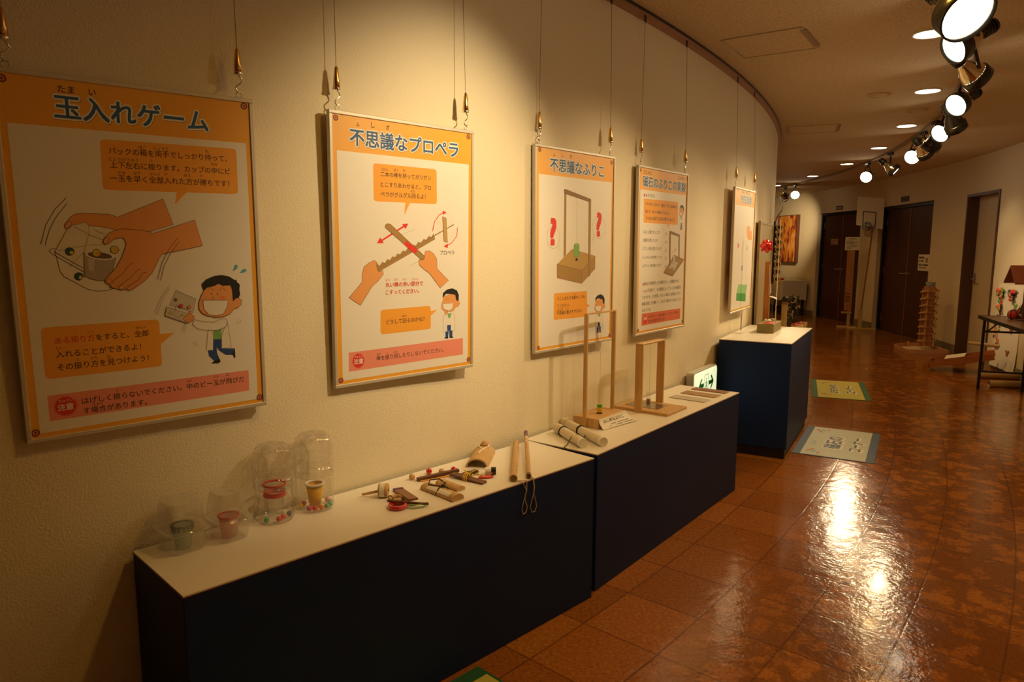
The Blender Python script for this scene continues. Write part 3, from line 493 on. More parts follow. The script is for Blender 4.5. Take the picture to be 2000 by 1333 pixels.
('P',1,'logo',[-262.7,22.7,-263.2,25.7,-264.5,28.3,-266.6,30.4,-269.3,31.8,-272.2,32.2,-275.2,31.8,-277.8,30.4,-279.9,28.3,-281.3,25.7,-281.7,22.7,-281.3,19.8,-279.9,17.2,-277.8,15.1,-275.2,13.7,-272.2,13.2,-269.3,13.7,-266.6,15.1,-264.5,17.2,-263.2,19.8]),
('P',2,'logo_in',[-266.3,22.7,-266.8,25.0,-268.1,26.9,-270.0,28.2,-272.2,28.6,-274.5,28.2,-276.4,26.9,-277.7,25.0,-278.1,22.7,-277.7,20.5,-276.4,18.6,-274.5,17.3,-272.2,16.9,-270.0,17.3,-268.1,18.6,-266.8,20.5]),
('P',3,'logo',[-268.5,22.6,-269.0,24.5,-270.4,25.7,-272.0,25.7,-273.4,24.5,-273.9,22.6,-273.4,20.8,-272.0,19.6,-270.4,19.6,-269.0,20.8]),
('P',1,'logo',[285.5,29.8,285.1,32.8,283.7,35.4,281.6,37.5,279.0,38.9,276.0,39.3,273.1,38.9,270.4,37.5,268.3,35.4,267.0,32.8,266.5,29.8,267.0,26.9,268.3,24.2,270.4,22.1,273.1,20.8,276.0,20.3,279.0,20.8,281.6,22.1,283.7,24.2,285.1,26.9]),
('P',2,'logo_in',[281.9,29.8,281.5,32.1,280.2,34.0,278.3,35.3,276.0,35.7,273.8,35.3,271.9,34.0,270.6,32.1,270.1,29.8,270.6,27.6,271.9,25.7,273.8,24.4,276.0,23.9,278.3,24.4,280.2,25.7,281.5,27.6]),
('P',3,'logo',[280.0,29.7,279.5,31.6,278.2,32.8,276.5,32.8,275.2,31.6,274.7,29.7,275.2,27.8,276.5,26.6,278.2,26.6,279.5,27.8]),
('P',2,'logo',[-267.6,871.5,-268.1,874.5,-269.4,877.1,-271.5,879.2,-274.2,880.6,-277.1,881.0,-280.0,880.6,-282.7,879.2,-284.8,877.1,-286.1,874.5,-286.6,871.5,-286.1,868.6,-284.8,865.9,-282.7,863.8,-280.0,862.5,-277.1,862.0,-274.2,862.5,-271.5,863.8,-269.4,865.9,-268.1,868.6]),
('P',3,'logo_in',[-271.2,871.5,-271.6,873.8,-272.9,875.7,-274.8,877.0,-277.1,877.4,-279.3,877.0,-281.3,875.7,-282.5,873.8,-283.0,871.5,-282.5,869.3,-281.3,867.4,-279.3,866.1,-277.1,865.6,-274.8,866.1,-272.9,867.4,-271.6,869.3]),
('P',4,'logo',[-273.4,871.6,-273.9,873.5,-275.2,874.7,-276.8,874.7,-278.2,873.5,-278.7,871.6,-278.2,869.7,-276.8,868.6,-275.2,868.6,-273.9,869.7]),
('P',2,'logo',[291.2,870.8,290.8,873.8,289.4,876.4,287.3,878.5,284.7,879.9,281.7,880.3,278.8,879.9,276.1,878.5,274.0,876.4,272.7,873.8,272.2,870.8,272.7,867.9,274.0,865.2,276.1,863.1,278.8,861.8,281.7,861.3,284.7,861.8,287.3,863.1,289.4,865.2,290.8,867.9]),
('P',3,'logo_in',[287.6,870.8,287.2,873.1,285.9,875.0,284.0,876.3,281.7,876.7,279.5,876.3,277.6,875.0,276.3,873.1,275.8,870.8,276.3,868.6,277.6,866.7,279.5,865.4,281.7,864.9,284.0,865.4,285.9,866.7,287.2,868.6]),
('P',4,'logo',[285.8,871.0,285.3,872.9,283.9,874.0,282.3,874.0,281.0,872.9,280.4,871.0,281.0,869.1,282.3,867.9,283.9,867.9,285.3,869.1]),
('T',1,'title','不思議なふりこ',-200.5,209.6,105.5,0.035,1),
('T',1,'ink','ふ',-178.5,-165.5,40.6,0.012,0),
('T',1,'ink','し',-119.3,-106.0,39.1,0.012,0),
('T',1,'ink','ぎ',-57.8,-44.0,39.1,0.012,0),
('L',2,'line',0.8,[-3.5,206.0,-0.7,365.7,-2.8,417.1]),
('P',2,'wood',[-97.3,188.5,-83.6,192.6,-83.2,460.6,-83.9,466.8,-99.8,478.7]),
('L',3,'line',1,[-97.3,188.5,-83.6,192.6,-83.2,460.6,-83.9,466.8,-99.8,478.7,-97.3,188.5]),
('P',4,'bamboo',[-37.1,442.9,147.9,475.8,42.5,540.4,-148.5,509.0]),
('L',5,'line',1,[-37.1,442.9,147.9,475.8,42.5,540.4,-148.5,509.0,-37.1,442.9]),
('P',6,'wood',[-148.5,509.0,42.5,540.4,41.1,602.0,-147.8,568.8]),
('L',7,'line',1,[-148.5,509.0,42.5,540.4,41.1,602.0,-147.8,568.8,-148.5,509.0]),
('P',8,'bamboo2',[42.5,540.4,147.9,475.8,147.5,535.5,41.1,602.0]),
('L',9,'line',1,[42.5,540.4,147.9,475.8,147.5,535.5,41.1,602.0,42.5,540.4]),
('P',10,'wood',[90.9,218.1,107.3,217.4,107.3,567.5,94.2,571.2]),
('L',11,'line',1,[90.9,218.1,107.3,217.4,107.3,567.5,94.2,571.2,90.9,218.1]),
('P',12,'wood2',[-100.8,180.7,-90.7,176.9,107.1,211.9,104.4,224.7,-93.8,195.6]),
('L',13,'line',1,[-100.8,180.7,-90.7,176.9,107.1,211.9,104.4,224.7,-93.8,195.6,-100.8,180.7]),
('P',6,'black',[7.5,489.8,7.0,492.0,5.7,494.0,3.8,495.5,1.2,496.5,-1.5,496.8,-4.3,496.5,-6.8,495.5,-8.8,494.0,-10.1,492.0,-10.5,489.8,-10.1,487.7,-8.8,485.7,-6.8,484.2,-4.3,483.2,-1.5,482.8,1.2,483.2,3.8,484.2,5.7,485.7,7.0,487.7]),
('P',6,'green',[-22.6,423.5,-12.8,417.1,8.1,417.1,17.4,423.5,18.4,475.3,-1.7,478.5,-21.8,474.8]),
('L',7,'line',1,[-22.6,423.5,-12.8,417.1,8.1,417.1,17.4,423.5,18.4,475.3,-1.7,478.5,-21.8,474.8,-22.6,423.5]),
('P',8,'green2',[6.8,423.0,6.4,424.5,5.0,425.9,2.9,427.0,0.3,427.8,-2.7,428.0,-5.6,427.8,-8.3,427.0,-10.4,425.9,-11.7,424.5,-12.2,423.0,-11.7,421.5,-10.4,420.1,-8.3,419.0,-5.6,418.2,-2.7,418.0,0.3,418.2,2.9,419.0,5.0,420.1,6.4,421.5]),
('P',6,'white',[-184.2,417.4,-153.2,431.5,-121.6,449.7,-176.5,422.1]),
('L',7,'line2',0.8,[-130.2,388.8,-131.7,401.7,-136.2,413.7,-143.6,424.1,-153.2,432.0,-164.3,436.9,-176.3,438.5,-188.2,436.8,-199.3,431.9,-208.8,424.0,-216.1,413.9,-220.7,402.2,-222.3,389.6,-220.9,376.9,-216.5,365.1,-209.3,354.9,-200.0,347.0,-189.1,342.0,-177.2,340.0,-165.3,341.5,-154.1,346.2,-144.3,353.9,-136.8,364.0,-132.0,375.9,-130.2,388.8]),
('L',8,'line2',0.8,[-150.8,431.5,-121.6,449.7,-136.2,417.3]),
('T',8,'red','?',-192.6,-159.5,420.7,0.05,0),
('P',2,'white',[166.8,371.2,149.3,386.5,124.1,409.9,175.9,376.1]),
('L',3,'line2',0.8,[229.8,339.6,228.3,353.6,223.1,366.7,214.6,377.9,203.5,386.6,190.4,392.0,176.4,393.9,162.4,392.2,149.3,387.0,138.0,378.7,129.3,367.8,123.7,355.2,121.6,341.6,123.1,328.0,128.1,315.2,136.3,304.1,147.1,295.4,159.8,289.8,173.7,287.6,187.7,289.0,201.0,293.9,212.6,302.1,221.6,312.9,227.5,325.8,229.8,339.6]),
('L',4,'line2',0.8,[146.6,386.6,124.1,409.9,129.4,371.6]),
('T',4,'red','?',160.7,192.4,379.7,0.05,0),
('P',2,'bubble',[-169.0,646.5,-167.9,641.3,-165.2,638.6,-160.0,637.6,76.2,638.8,81.4,639.9,84.1,642.6,85.4,647.9,87.5,751.7,86.5,756.9,83.9,759.6,78.7,760.6,-160.4,756.8,-165.6,755.6,-168.3,752.9,-169.4,747.6]),
('P',3,'bubble',[84.7,698.0,113.2,713.6,85.0,715.4]),
('T',3,'ink','すこしおもりを動かしてみ',-145.2,66.7,672.1,0.012,0),
('T',3,'ink','てください。',-144.8,-52.1,703.8,0.012,0),
('T',3,'ink','不思議な動きをするよ！',-147.7,43.7,736.8,0.012,0),
('T',4,'ink','うご',-21.3,-2.9,655.0,0.004,0),
('T',4,'ink','ふしぎ',-142.3,-102.4,717.8,0.004,0),
('T',4,'ink','うご',-78.1,-59.3,718.6,0.004,0),
('P',2,'skin',[150.1,717.5,161.1,688.4,213.5,678.9,222.3,708.1,234.3,706.9,239.4,720.9,231.6,731.0,220.2,731.2,207.3,746.5,169.0,747.8,149.1,733.4]),
('L',3,'line',0.8,[150.1,717.5,161.1,688.4,213.5,678.9,222.3,708.1,234.3,706.9,239.4,720.9,231.6,731.0,220.2,731.2,207.3,746.5,169.0,747.8,149.1,733.4,150.1,717.5]),
('P',4,'black',[153.4,695.4,155.5,675.7,173.5,664.2,199.7,660.6,223.3,669.4,233.8,687.6,233.0,708.8,222.3,708.1,216.4,686.6,190.4,681.1,170.6,680.0,161.0,687.4]),
('P',4,'white',[155.2,715.4,206.5,716.2,201.8,738.5,178.8,744.5,158.9,733.1]),
('L',5,'line',0.7,[155.2,715.4,206.5,716.2,201.8,738.5,178.8,744.5,158.9,733.1,155.2,715.4]),
('P',5,'black',[172.1,700.5,171.9,701.6,171.1,702.1,170.4,701.6,170.1,700.5,170.4,699.3,171.1,698.9,171.9,699.3]),
('P',5,'black',[185.3,700.3,185.0,701.4,184.3,701.9,183.6,701.4,183.3,700.3,183.6,699.1,184.3,698.7,185.0,699.1]),
('P',2,'navy',[170.3,798.0,204.7,798.8,205.9,843.6,191.2,843.2,187.7,810.6,184.6,842.6,171.3,841.4]),
('P',3,'white',[157.7,762.9,175.8,754.3,198.8,753.4,214.4,761.1,218.6,818.3,160.4,821.3]),
('L',4,'line',0.8,[157.7,762.9,175.8,754.3,198.8,753.4,214.4,761.1,218.6,818.3,160.4,821.3,157.7,762.9]),
('P',5,'green',[179.1,755.5,196.9,754.3,193.3,770.7,185.4,771.1]),
('P',5,'navy',[178.1,797.2,196.7,797.2,197.2,819.0,180.0,819.0]),
('P',6,'skin',[163.8,748.4,174.1,739.1,180.7,741.6,179.7,752.6,169.3,757.8]),
('L',7,'line',0.6,[163.8,748.4,174.1,739.1,180.7,741.6,179.7,752.6,169.3,757.8,163.8,748.4]),
('P',3,'black',[163.6,845.7,176.6,839.9,185.2,841.7,184.7,847.7]),
('P',3,'black',[188.6,846.0,192.5,841.3,206.5,841.6,211.3,848.2]),
],
[
('P',1,'white',[-272.4,123.7,286.6,125.7,266.2,870.9,-256.4,872.4]),
('P',1,'logo',[-269.8,25.1,-270.3,28.0,-271.6,30.7,-273.7,32.8,-276.4,34.1,-279.3,34.6,-282.2,34.1,-284.9,32.8,-287.0,30.7,-288.3,28.0,-288.8,25.1,-288.3,22.1,-287.0,19.5,-284.9,17.4,-282.2,16.0,-279.3,15.6,-276.4,16.0,-273.7,17.4,-271.6,19.5,-270.3,22.1]),
('P',2,'logo_in',[-273.4,25.1,-273.9,27.3,-275.1,29.2,-277.1,30.5,-279.3,31.0,-281.6,30.5,-283.5,29.2,-284.8,27.3,-285.2,25.1,-284.8,22.8,-283.5,20.9,-281.6,19.6,-279.3,19.2,-277.1,19.6,-275.1,20.9,-273.9,22.8]),
('P',3,'logo',[-275.0,24.9,-275.5,26.8,-276.8,28.0,-278.5,28.0,-279.8,26.8,-280.3,24.9,-279.8,23.0,-278.5,21.9,-276.8,21.9,-275.5,23.0]),
('P',1,'logo',[301.9,27.2,301.5,30.2,300.1,32.8,298.0,34.9,295.4,36.3,292.4,36.7,289.5,36.3,286.8,34.9,284.7,32.8,283.4,30.2,282.9,27.2,283.4,24.3,284.7,21.7,286.8,19.6,289.5,18.2,292.4,17.7,295.4,18.2,298.0,19.6,300.1,21.7,301.5,24.3]),
('P',2,'logo_in',[298.3,27.2,297.9,29.5,296.6,31.4,294.7,32.7,292.4,33.1,290.2,32.7,288.3,31.4,287.0,29.5,286.5,27.2,287.0,25.0,288.3,23.1,290.2,21.8,292.4,21.4,294.7,21.8,296.6,23.1,297.9,25.0]),
('P',3,'logo',[297.2,27.1,296.7,29.0,295.4,30.2,293.7,30.2,292.4,29.0,291.9,27.1,292.4,25.2,293.7,24.0,295.4,24.0,296.7,25.2]),
('P',2,'logo',[-261.2,866.6,-261.7,869.6,-263.0,872.2,-265.1,874.3,-267.8,875.7,-270.7,876.1,-273.6,875.7,-276.3,874.3,-278.4,872.2,-279.7,869.6,-280.2,866.6,-279.7,863.7,-278.4,861.0,-276.3,858.9,-273.6,857.6,-270.7,857.1,-267.8,857.6,-265.1,858.9,-263.0,861.0,-261.7,863.7]),
('P',3,'logo_in',[-264.8,866.6,-265.2,868.9,-266.5,870.8,-268.4,872.1,-270.7,872.5,-272.9,872.1,-274.9,870.8,-276.1,868.9,-276.6,866.6,-276.1,864.4,-274.9,862.5,-272.9,861.2,-270.7,860.7,-268.4,861.2,-266.5,862.5,-265.2,864.4]),
('P',4,'logo',[-266.3,866.8,-266.8,868.7,-268.1,869.9,-269.8,869.9,-271.1,868.7,-271.6,866.8,-271.1,864.9,-269.8,863.7,-268.1,863.7,-266.8,864.9]),
('P',2,'logo',[291.1,861.1,290.6,864.1,289.3,866.7,287.2,868.8,284.5,870.2,281.6,870.6,278.6,870.2,276.0,868.8,273.9,866.7,272.5,864.1,272.1,861.1,272.5,858.2,273.9,855.6,276.0,853.5,278.6,852.1,281.6,851.6,284.5,852.1,287.2,853.5,289.3,855.6,290.6,858.2]),
('P',3,'logo_in',[287.5,861.1,287.0,863.4,285.7,865.3,283.8,866.6,281.6,867.0,279.3,866.6,277.4,865.3,276.1,863.4,275.7,861.1,276.1,858.9,277.4,857.0,279.3,855.7,281.6,855.3,283.8,855.7,285.7,857.0,287.0,858.9]),
('P',4,'logo',[286.4,861.3,285.9,863.2,284.5,864.4,282.9,864.4,281.6,863.2,281.1,861.3,281.6,859.4,282.9,858.3,284.5,858.3,285.9,859.4]),
('T',1,'title','磁石のふりこの実験',-251.9,274.5,105.9,0.035,1),
('T',2,'ink','じしゃく',-243.6,-154.9,43.4,0.012,0),
('T',1,'ink','じっけん',172.0,259.6,39.9,0.012,0),
('P',2,'red',[-241.1,145.2,-225.2,145.1,-224.5,158.2,-240.5,158.3]),
('T',2,'ink','あそびかた',-217.6,-114.0,159.6,0.012,0),
('P',2,'bubble',[-239.6,178.0,-238.7,172.8,-236.1,170.1,-231.0,169.0,169.0,167.2,174.2,168.3,177.0,171.0,178.2,176.2,181.0,286.9,180.0,292.1,177.4,294.8,172.2,295.8,-225.2,294.6,-230.5,293.4,-233.3,290.7,-234.6,285.5]),
('P',3,'bubble',[47.0,295.0,62.5,295.0,68.9,320.5]),
('T',3,'ink','つりさがったおもり（磁石）の下に金属板を',-221.1,160.0,203.9,0.012,0),
('T',3,'ink','置いて、おもりを振らせてみよう。',-217.1,68.1,242.5,0.012,0),
('T',3,'ink','そのあと何回で止まるか数えてみよう。',-208.9,142.1,278.3,0.012,0),
('T',2,'ink','1.なにも置かないとき',-241.6,-46.8,351.2,0.008,0),
('L',2,'line2',0.7,[-15.3,325.5,21.3,326.8,23.1,357.9,-13.6,356.4,-15.3,325.5]),
('T',2,'ink','回',28.8,42.8,357.6,0.004,0),
('T',2,'ink','2.銅板を置いたとき',-240.6,-66.7,395.7,0.008,0),
('L',2,'line2',0.7,[-14.0,370.3,22.7,371.9,24.5,403.1,-12.3,401.2,-14.0,370.3]),
('T',2,'ink','回',30.3,44.2,402.9,0.004,0),
('T',2,'ink','3.アルミ板を置いたとき',-239.7,-19.3,440.3,0.008,0),
('L',2,'line2',0.7,[-12.6,415.2,24.2,417.2,25.9,448.5,-10.9,446.3,-12.6,415.2]),
('T',2,'ink','回',31.7,45.7,448.4,0.004,0),
('T',2,'ink','4.しんちゅう板を置いたとき',-238.8,-16.7,485.1,0.008,0),
('L',2,'line2',0.7,[-11.3,460.3,25.6,462.6,27.4,494.0,-9.6,491.5,-11.3,460.3]),
('T',2,'ink','回',33.2,47.2,494.1,0.004,0),
('T',2,'ink','5.ステンレス板を置いたとき',-237.8,-19.9,530.1,0.008,0),
('L',2,'line2',0.7,[-9.9,505.5,27.0,508.2,28.8,539.7,-8.2,536.8,-9.9,505.5]),
('T',2,'ink','回',34.6,48.7,539.9,0.004,0),
('P',3,'wood',[146.8,467.7,275.9,493.1,135.6,581.0,17.3,560.6]),
('L',4,'line',0.9,[146.8,467.7,275.9,493.1,135.6,581.0,17.3,560.6,146.8,467.7]),
('P',5,'wood2',[17.3,560.6,135.6,581.0,131.3,590.1,16.5,568.3]),
('P',6,'wood2',[135.6,581.0,275.9,493.1,276.4,499.0,131.3,590.1]),
('P',7,'lgrey',[127.5,499.1,201.7,512.1,152.2,555.0,82.4,542.7]),
('T',8,'ink','金属板',103.5,141.1,550.0,0.004,0),
('P',8,'wood2',[75.9,334.0,91.9,335.0,98.8,519.6,84.3,525.8]),
('L',9,'line',0.9,[75.9,334.0,91.9,335.0,98.8,519.6,84.3,525.8,75.9,334.0]),
('P',5,'wood2',[197.7,354.3,212.0,355.4,217.2,491.0,203.4,489.5]),
('L',6,'line',0.9,[197.7,354.3,212.0,355.4,217.2,491.0,203.4,489.5,197.7,354.3]),
('P',10,'wood2',[75.9,334.0,90.5,332.0,213.1,352.7,210.6,362.6,79.5,345.5]),
('L',11,'line',0.9,[75.9,334.0,90.5,332.0,213.1,352.7,210.6,362.6,79.5,345.5,75.9,334.0]),
('L',12,'line2',0.7,[142.8,355.0,149.8,467.7]),
('P',13,'lgrey',[125.9,472.8,143.7,467.7,158.1,474.4,155.9,516.6,131.6,516.2]),
('L',14,'line',0.9,[125.9,472.8,143.7,467.7,158.1,474.4,155.9,516.6,131.6,516.2,125.9,472.8]),
('L',13,'red',1.6,[118.5,449.2,142.6,449.3,163.1,436.2]),
('P',14,'red',[167.6,430.9,155.8,437.5,169.4,440.2]),
('T',2,'redt','※',-230.7,-214.9,628.5,0.02,0),
('T',2,'ink','磁石が金属板の上を移動すると、金属板の中に',-212.3,221.7,628.0,0.008,0),
('T',2,'redt','うず電流',-231.6,-177.6,666.1,0.01,0),
('T',2,'ink','が流れて、その電流によっていくらか磁場が',-173.3,249.5,666.1,0.008,0),
('T',2,'ink','うまれます。その結果、おもりの磁石と金属板にできた',-232.8,248.6,699.9,0.008,0),
('T',2,'ink','磁場の間に力が働いて、おもりの動きをとめようとす',-233.7,251.0,736.0,0.008,0),
('T',2,'ink','るからです。',-232.1,-124.7,771.0,0.008,0),
('P',2,'red2',[-231.8,779.0,250.7,781.8,251.6,843.6,-234.1,843.7]),
('P',3,'red',[-172.2,813.2,-173.3,820.6,-176.4,827.3,-181.3,832.6,-187.4,836.0,-194.2,837.2,-201.0,836.0,-207.1,832.6,-212.0,827.3,-215.1,820.6,-216.2,813.2,-215.1,805.8,-212.0,799.1,-207.1,793.8,-201.0,790.4,-194.2,789.2,-187.4,790.4,-181.3,793.8,-176.4,799.1,-173.3,805.8]),
('T',4,'white','注意',-211.6,-176.9,815.7,0.03,0),
('T',3,'ink','おもりをゆっくり静かに動かしてください。糸が傷み',-155.7,227.4,809.4,0.008,0),
('T',3,'ink','切れる場合があります。',-154.4,55.1,835.9,0.008,0),
('P',2,'skin',[199.4,226.6,206.1,203.7,242.5,192.6,249.5,214.0,257.8,212.2,261.8,222.3,256.7,230.5,248.8,231.6,240.3,244.1,213.7,248.1,199.2,238.7]),
('L',3,'line',0.8,[199.4,226.6,206.1,203.7,242.5,192.6,249.5,214.0,257.8,212.2,261.8,222.3,256.7,230.5,248.8,231.6,240.3,244.1,213.7,248.1,199.2,238.7,199.4,226.6]),
('P',4,'black',[201.0,209.5,201.9,194.4,214.1,184.4,232.3,179.8,248.9,184.7,256.8,197.7,257.0,213.7,249.5,214.0,244.7,198.2,226.4,196.0,212.6,196.6,206.1,202.9]),
('P',4,'white',[202.9,224.6,238.8,221.3,236.2,238.5,220.4,244.8,206.1,237.7]),
('L',5,'line',0.7,[202.9,224.6,238.8,221.3,236.2,238.5,220.4,244.8,206.1,237.7,202.9,224.6]),
('P',5,'black',[214.6,212.0,214.3,213.2,213.6,213.6,212.9,213.2,212.6,212.0,212.9,210.9,213.6,210.4,214.3,210.9]),
('P',5,'black',[223.8,210.9,223.5,212.0,222.8,212.5,222.1,212.0,221.8,210.9,222.1,209.8,222.8,209.3,223.5,209.8]),
('P',2,'navy',[216.2,286.0,240.2,283.8,242.4,317.4,232.2,318.4,228.8,294.0,227.6,318.5,218.3,318.7]),
('P',3,'white',[206.2,260.4,218.6,252.4,234.7,250.0,245.7,254.6,250.4,297.3,210.0,304.4]),
('L',4,'line',0.8,[206.2,260.4,218.6,252.4,234.7,250.0,245.7,254.6,250.4,297.3,210.0,304.4,206.2,260.4]),
('P',5,'green',[220.9,253.1,233.3,250.8,231.4,263.5,225.9,264.4]),
('P',5,'navy',[221.6,284.7,234.5,283.2,235.6,299.6,223.6,301.0]),
('P',6,'skin',[210.0,248.9,216.9,241.1,221.6,242.5,221.2,250.8,214.2,255.6]),
('L',7,'line',0.6,[210.0,248.9,216.9,241.1,221.6,242.5,221.2,250.8,214.2,255.6,210.0,248.9]),
('P',3,'black',[213.0,322.6,221.9,317.1,228.0,317.7,227.8,322.3]),
('P',3,'black',[230.5,320.7,233.1,316.9,242.8,315.9,246.4,320.4]),
],
[
('P',1,'white',[-244.7,123.6,269.0,129.2,300.7,874.2,-268.2,875.5]),
('P',1,'logo',[-211.7,21.7,-212.2,24.6,-213.5,27.3,-215.6,29.4,-218.3,30.7,-221.2,31.2,-224.1,30.7,-226.8,29.4,-228.9,27.3,-230.2,24.6,-230.7,21.7,-230.2,18.8,-228.9,16.1,-226.8,14.0,-224.1,12.7,-221.2,12.2,-218.3,12.7,-215.6,14.0,-213.5,16.1,-212.2,18.8]),
('P',2,'logo_in',[-215.3,21.7,-215.8,24.0,-217.0,25.9,-219.0,27.1,-221.2,27.6,-223.5,27.1,-225.4,25.9,-226.7,24.0,-227.1,21.7,-226.7,19.5,-225.4,17.5,-223.5,16.3,-221.2,15.8,-219.0,16.3,-217.0,17.5,-215.8,19.5]),
('P',3,'logo',[-214.4,21.5,-214.9,23.4,-216.2,24.5,-217.9,24.5,-219.2,23.4,-219.7,21.5,-219.2,19.6,-217.9,18.4,-216.2,18.4,-214.9,19.6]),
('P',1,'logo',[261.1,23.9,260.6,26.9,259.3,29.5,257.2,31.6,254.5,33.0,251.6,33.4,248.7,33.0,246.0,31.6,243.9,29.5,242.6,26.9,242.1,23.9,242.6,21.0,243.9,18.4,246.0,16.3,248.7,14.9,251.6,14.4,254.5,14.9,257.2,16.3,259.3,18.4,260.6,21.0]),
('P',2,'logo_in',[257.5,23.9,257.0,26.2,255.8,28.1,253.9,29.4,251.6,29.8,249.4,29.4,247.4,28.1,246.2,26.2,245.7,23.9,246.2,21.7,247.4,19.8,249.4,18.5,251.6,18.1,253.9,18.5,255.8,19.8,257.0,21.7]),
('P',3,'logo',[259.1,23.7,258.6,25.6,257.3,26.7,255.7,26.7,254.3,25.6,253.8,23.7,254.3,21.8,255.7,20.6,257.3,20.6,258.6,21.8]),
('P',1,'logo',[-282.9,879.0,-283.4,881.9,-284.8,884.6,-286.9,886.7,-289.5,888.0,-292.4,888.5,-295.4,888.0,-298.0,886.7,-300.1,884.6,-301.5,881.9,-301.9,879.0,-301.5,876.1,-300.1,873.4,-298.0,871.3,-295.4,870.0,-292.4,869.5,-289.5,870.0,-286.9,871.3,-284.8,873.4,-283.4,876.1]),
('P',2,'logo_in',[-286.5,879.0,-287.0,881.2,-288.3,883.2,-290.2,884.4,-292.4,884.9,-294.7,884.4,-296.6,883.2,-297.9,881.2,-298.3,879.0,-297.9,876.7,-296.6,874.8,-294.7,873.5,-292.4,873.1,-290.2,873.5,-288.3,874.8,-287.0,876.7]),
('P',3,'logo',[-285.6,879.3,-286.1,881.2,-287.4,882.4,-289.1,882.4,-290.4,881.2,-290.9,879.3,-290.4,877.4,-289.1,876.3,-287.4,876.3,-286.1,877.4]),
('P',1,'logo',[326.3,880.3,325.9,883.2,324.5,885.9,322.4,888.0,319.8,889.3,316.8,889.8,313.9,889.3,311.3,888.0,309.2,885.9,307.8,883.2,307.3,880.3,307.8,877.4,309.2,874.7,311.3,872.6,313.9,871.3,316.8,870.8,319.8,871.3,322.4,872.6,324.5,874.7,325.9,877.4]),
('P',2,'logo_in',[322.7,880.3,322.3,882.6,321.0,884.5,319.1,885.7,316.8,886.2,314.6,885.7,312.7,884.5,311.4,882.6,311.0,880.3,311.4,878.0,312.7,876.1,314.6,874.9,316.8,874.4,319.1,874.9,321.0,876.1,322.3,878.0]),
('P',3,'logo',[324.6,880.7,324.1,882.6,322.8,883.8,321.1,883.8,319.8,882.6,319.3,880.7,319.8,878.8,321.1,877.6,322.8,877.6,324.1,878.8]),
('T',1,'title','空中回転盤',-122.9,183.4,104.2,0.035,1),
('T',2,'ink','くうちゅう',-134.8,-28.6,37.4,0.012,0),
('T',2,'ink','かいてん',5.5,131.1,38.0,0.012,0),
('P',2,'skin',[78.6,280.3,129.2,262.3,171.8,273.0,189.9,304.4,232.8,299.8,260.4,365.0,154.6,370.0,108.9,354.0,87.1,325.6]),
('L',3,'line',0.8,[78.6,280.3,129.2,262.3,171.8,273.0,189.9,304.4,232.8,299.8,260.4,365.0,154.6,370.0,108.9,354.0,87.1,325.6,78.6,280.3]),
('L',2,'line',1.0,[-146.2,341.5,-146.9,399.2,-114.7,521.5,-101.0,600.1,-129.1,627.0,-85.1,690.8]),
('L',2,'line',1.0,[-29.0,293.2,-52.1,500.4,-8.1,557.9,22.0,699.1]),
('L',2,'line',1.0,[120.3,376.9,118.8,619.5,123.1,705.9]),
('L',2,'line',1.0,[247.5,600.6,256.9,839.7]),
('P',3,'red',[-181.1,388.2,-144.3,402.0,-122.6,389.4,-129.8,410.3,-114.0,425.9,-143.6,418.5,-173.6,432.1,-160.2,410.2]),
('P',3,'lgrey',[84.5,411.2,134.5,414.3,141.1,449.0,93.3,445.7]),
('P',3,'lblue',[-37.5,557.1,8.7,562.9,10.4,597.2,-35.7,592.2]),
('P',3,'green2',[-95.7,693.1,171.8,711.9,136.0,775.2,-139.6,755.4]),
('L',4,'line',0.8,[-95.7,693.1,171.8,711.9,136.0,775.2,-139.6,755.4,-95.7,693.1]),
('P',5,'green3',[-139.6,755.4,136.0,775.2,135.1,834.0,-141.3,808.7]),
('L',6,'line',0.8,[-139.6,755.4,136.0,775.2,135.1,834.0,-141.3,808.7,-139.6,755.4]),
],
]
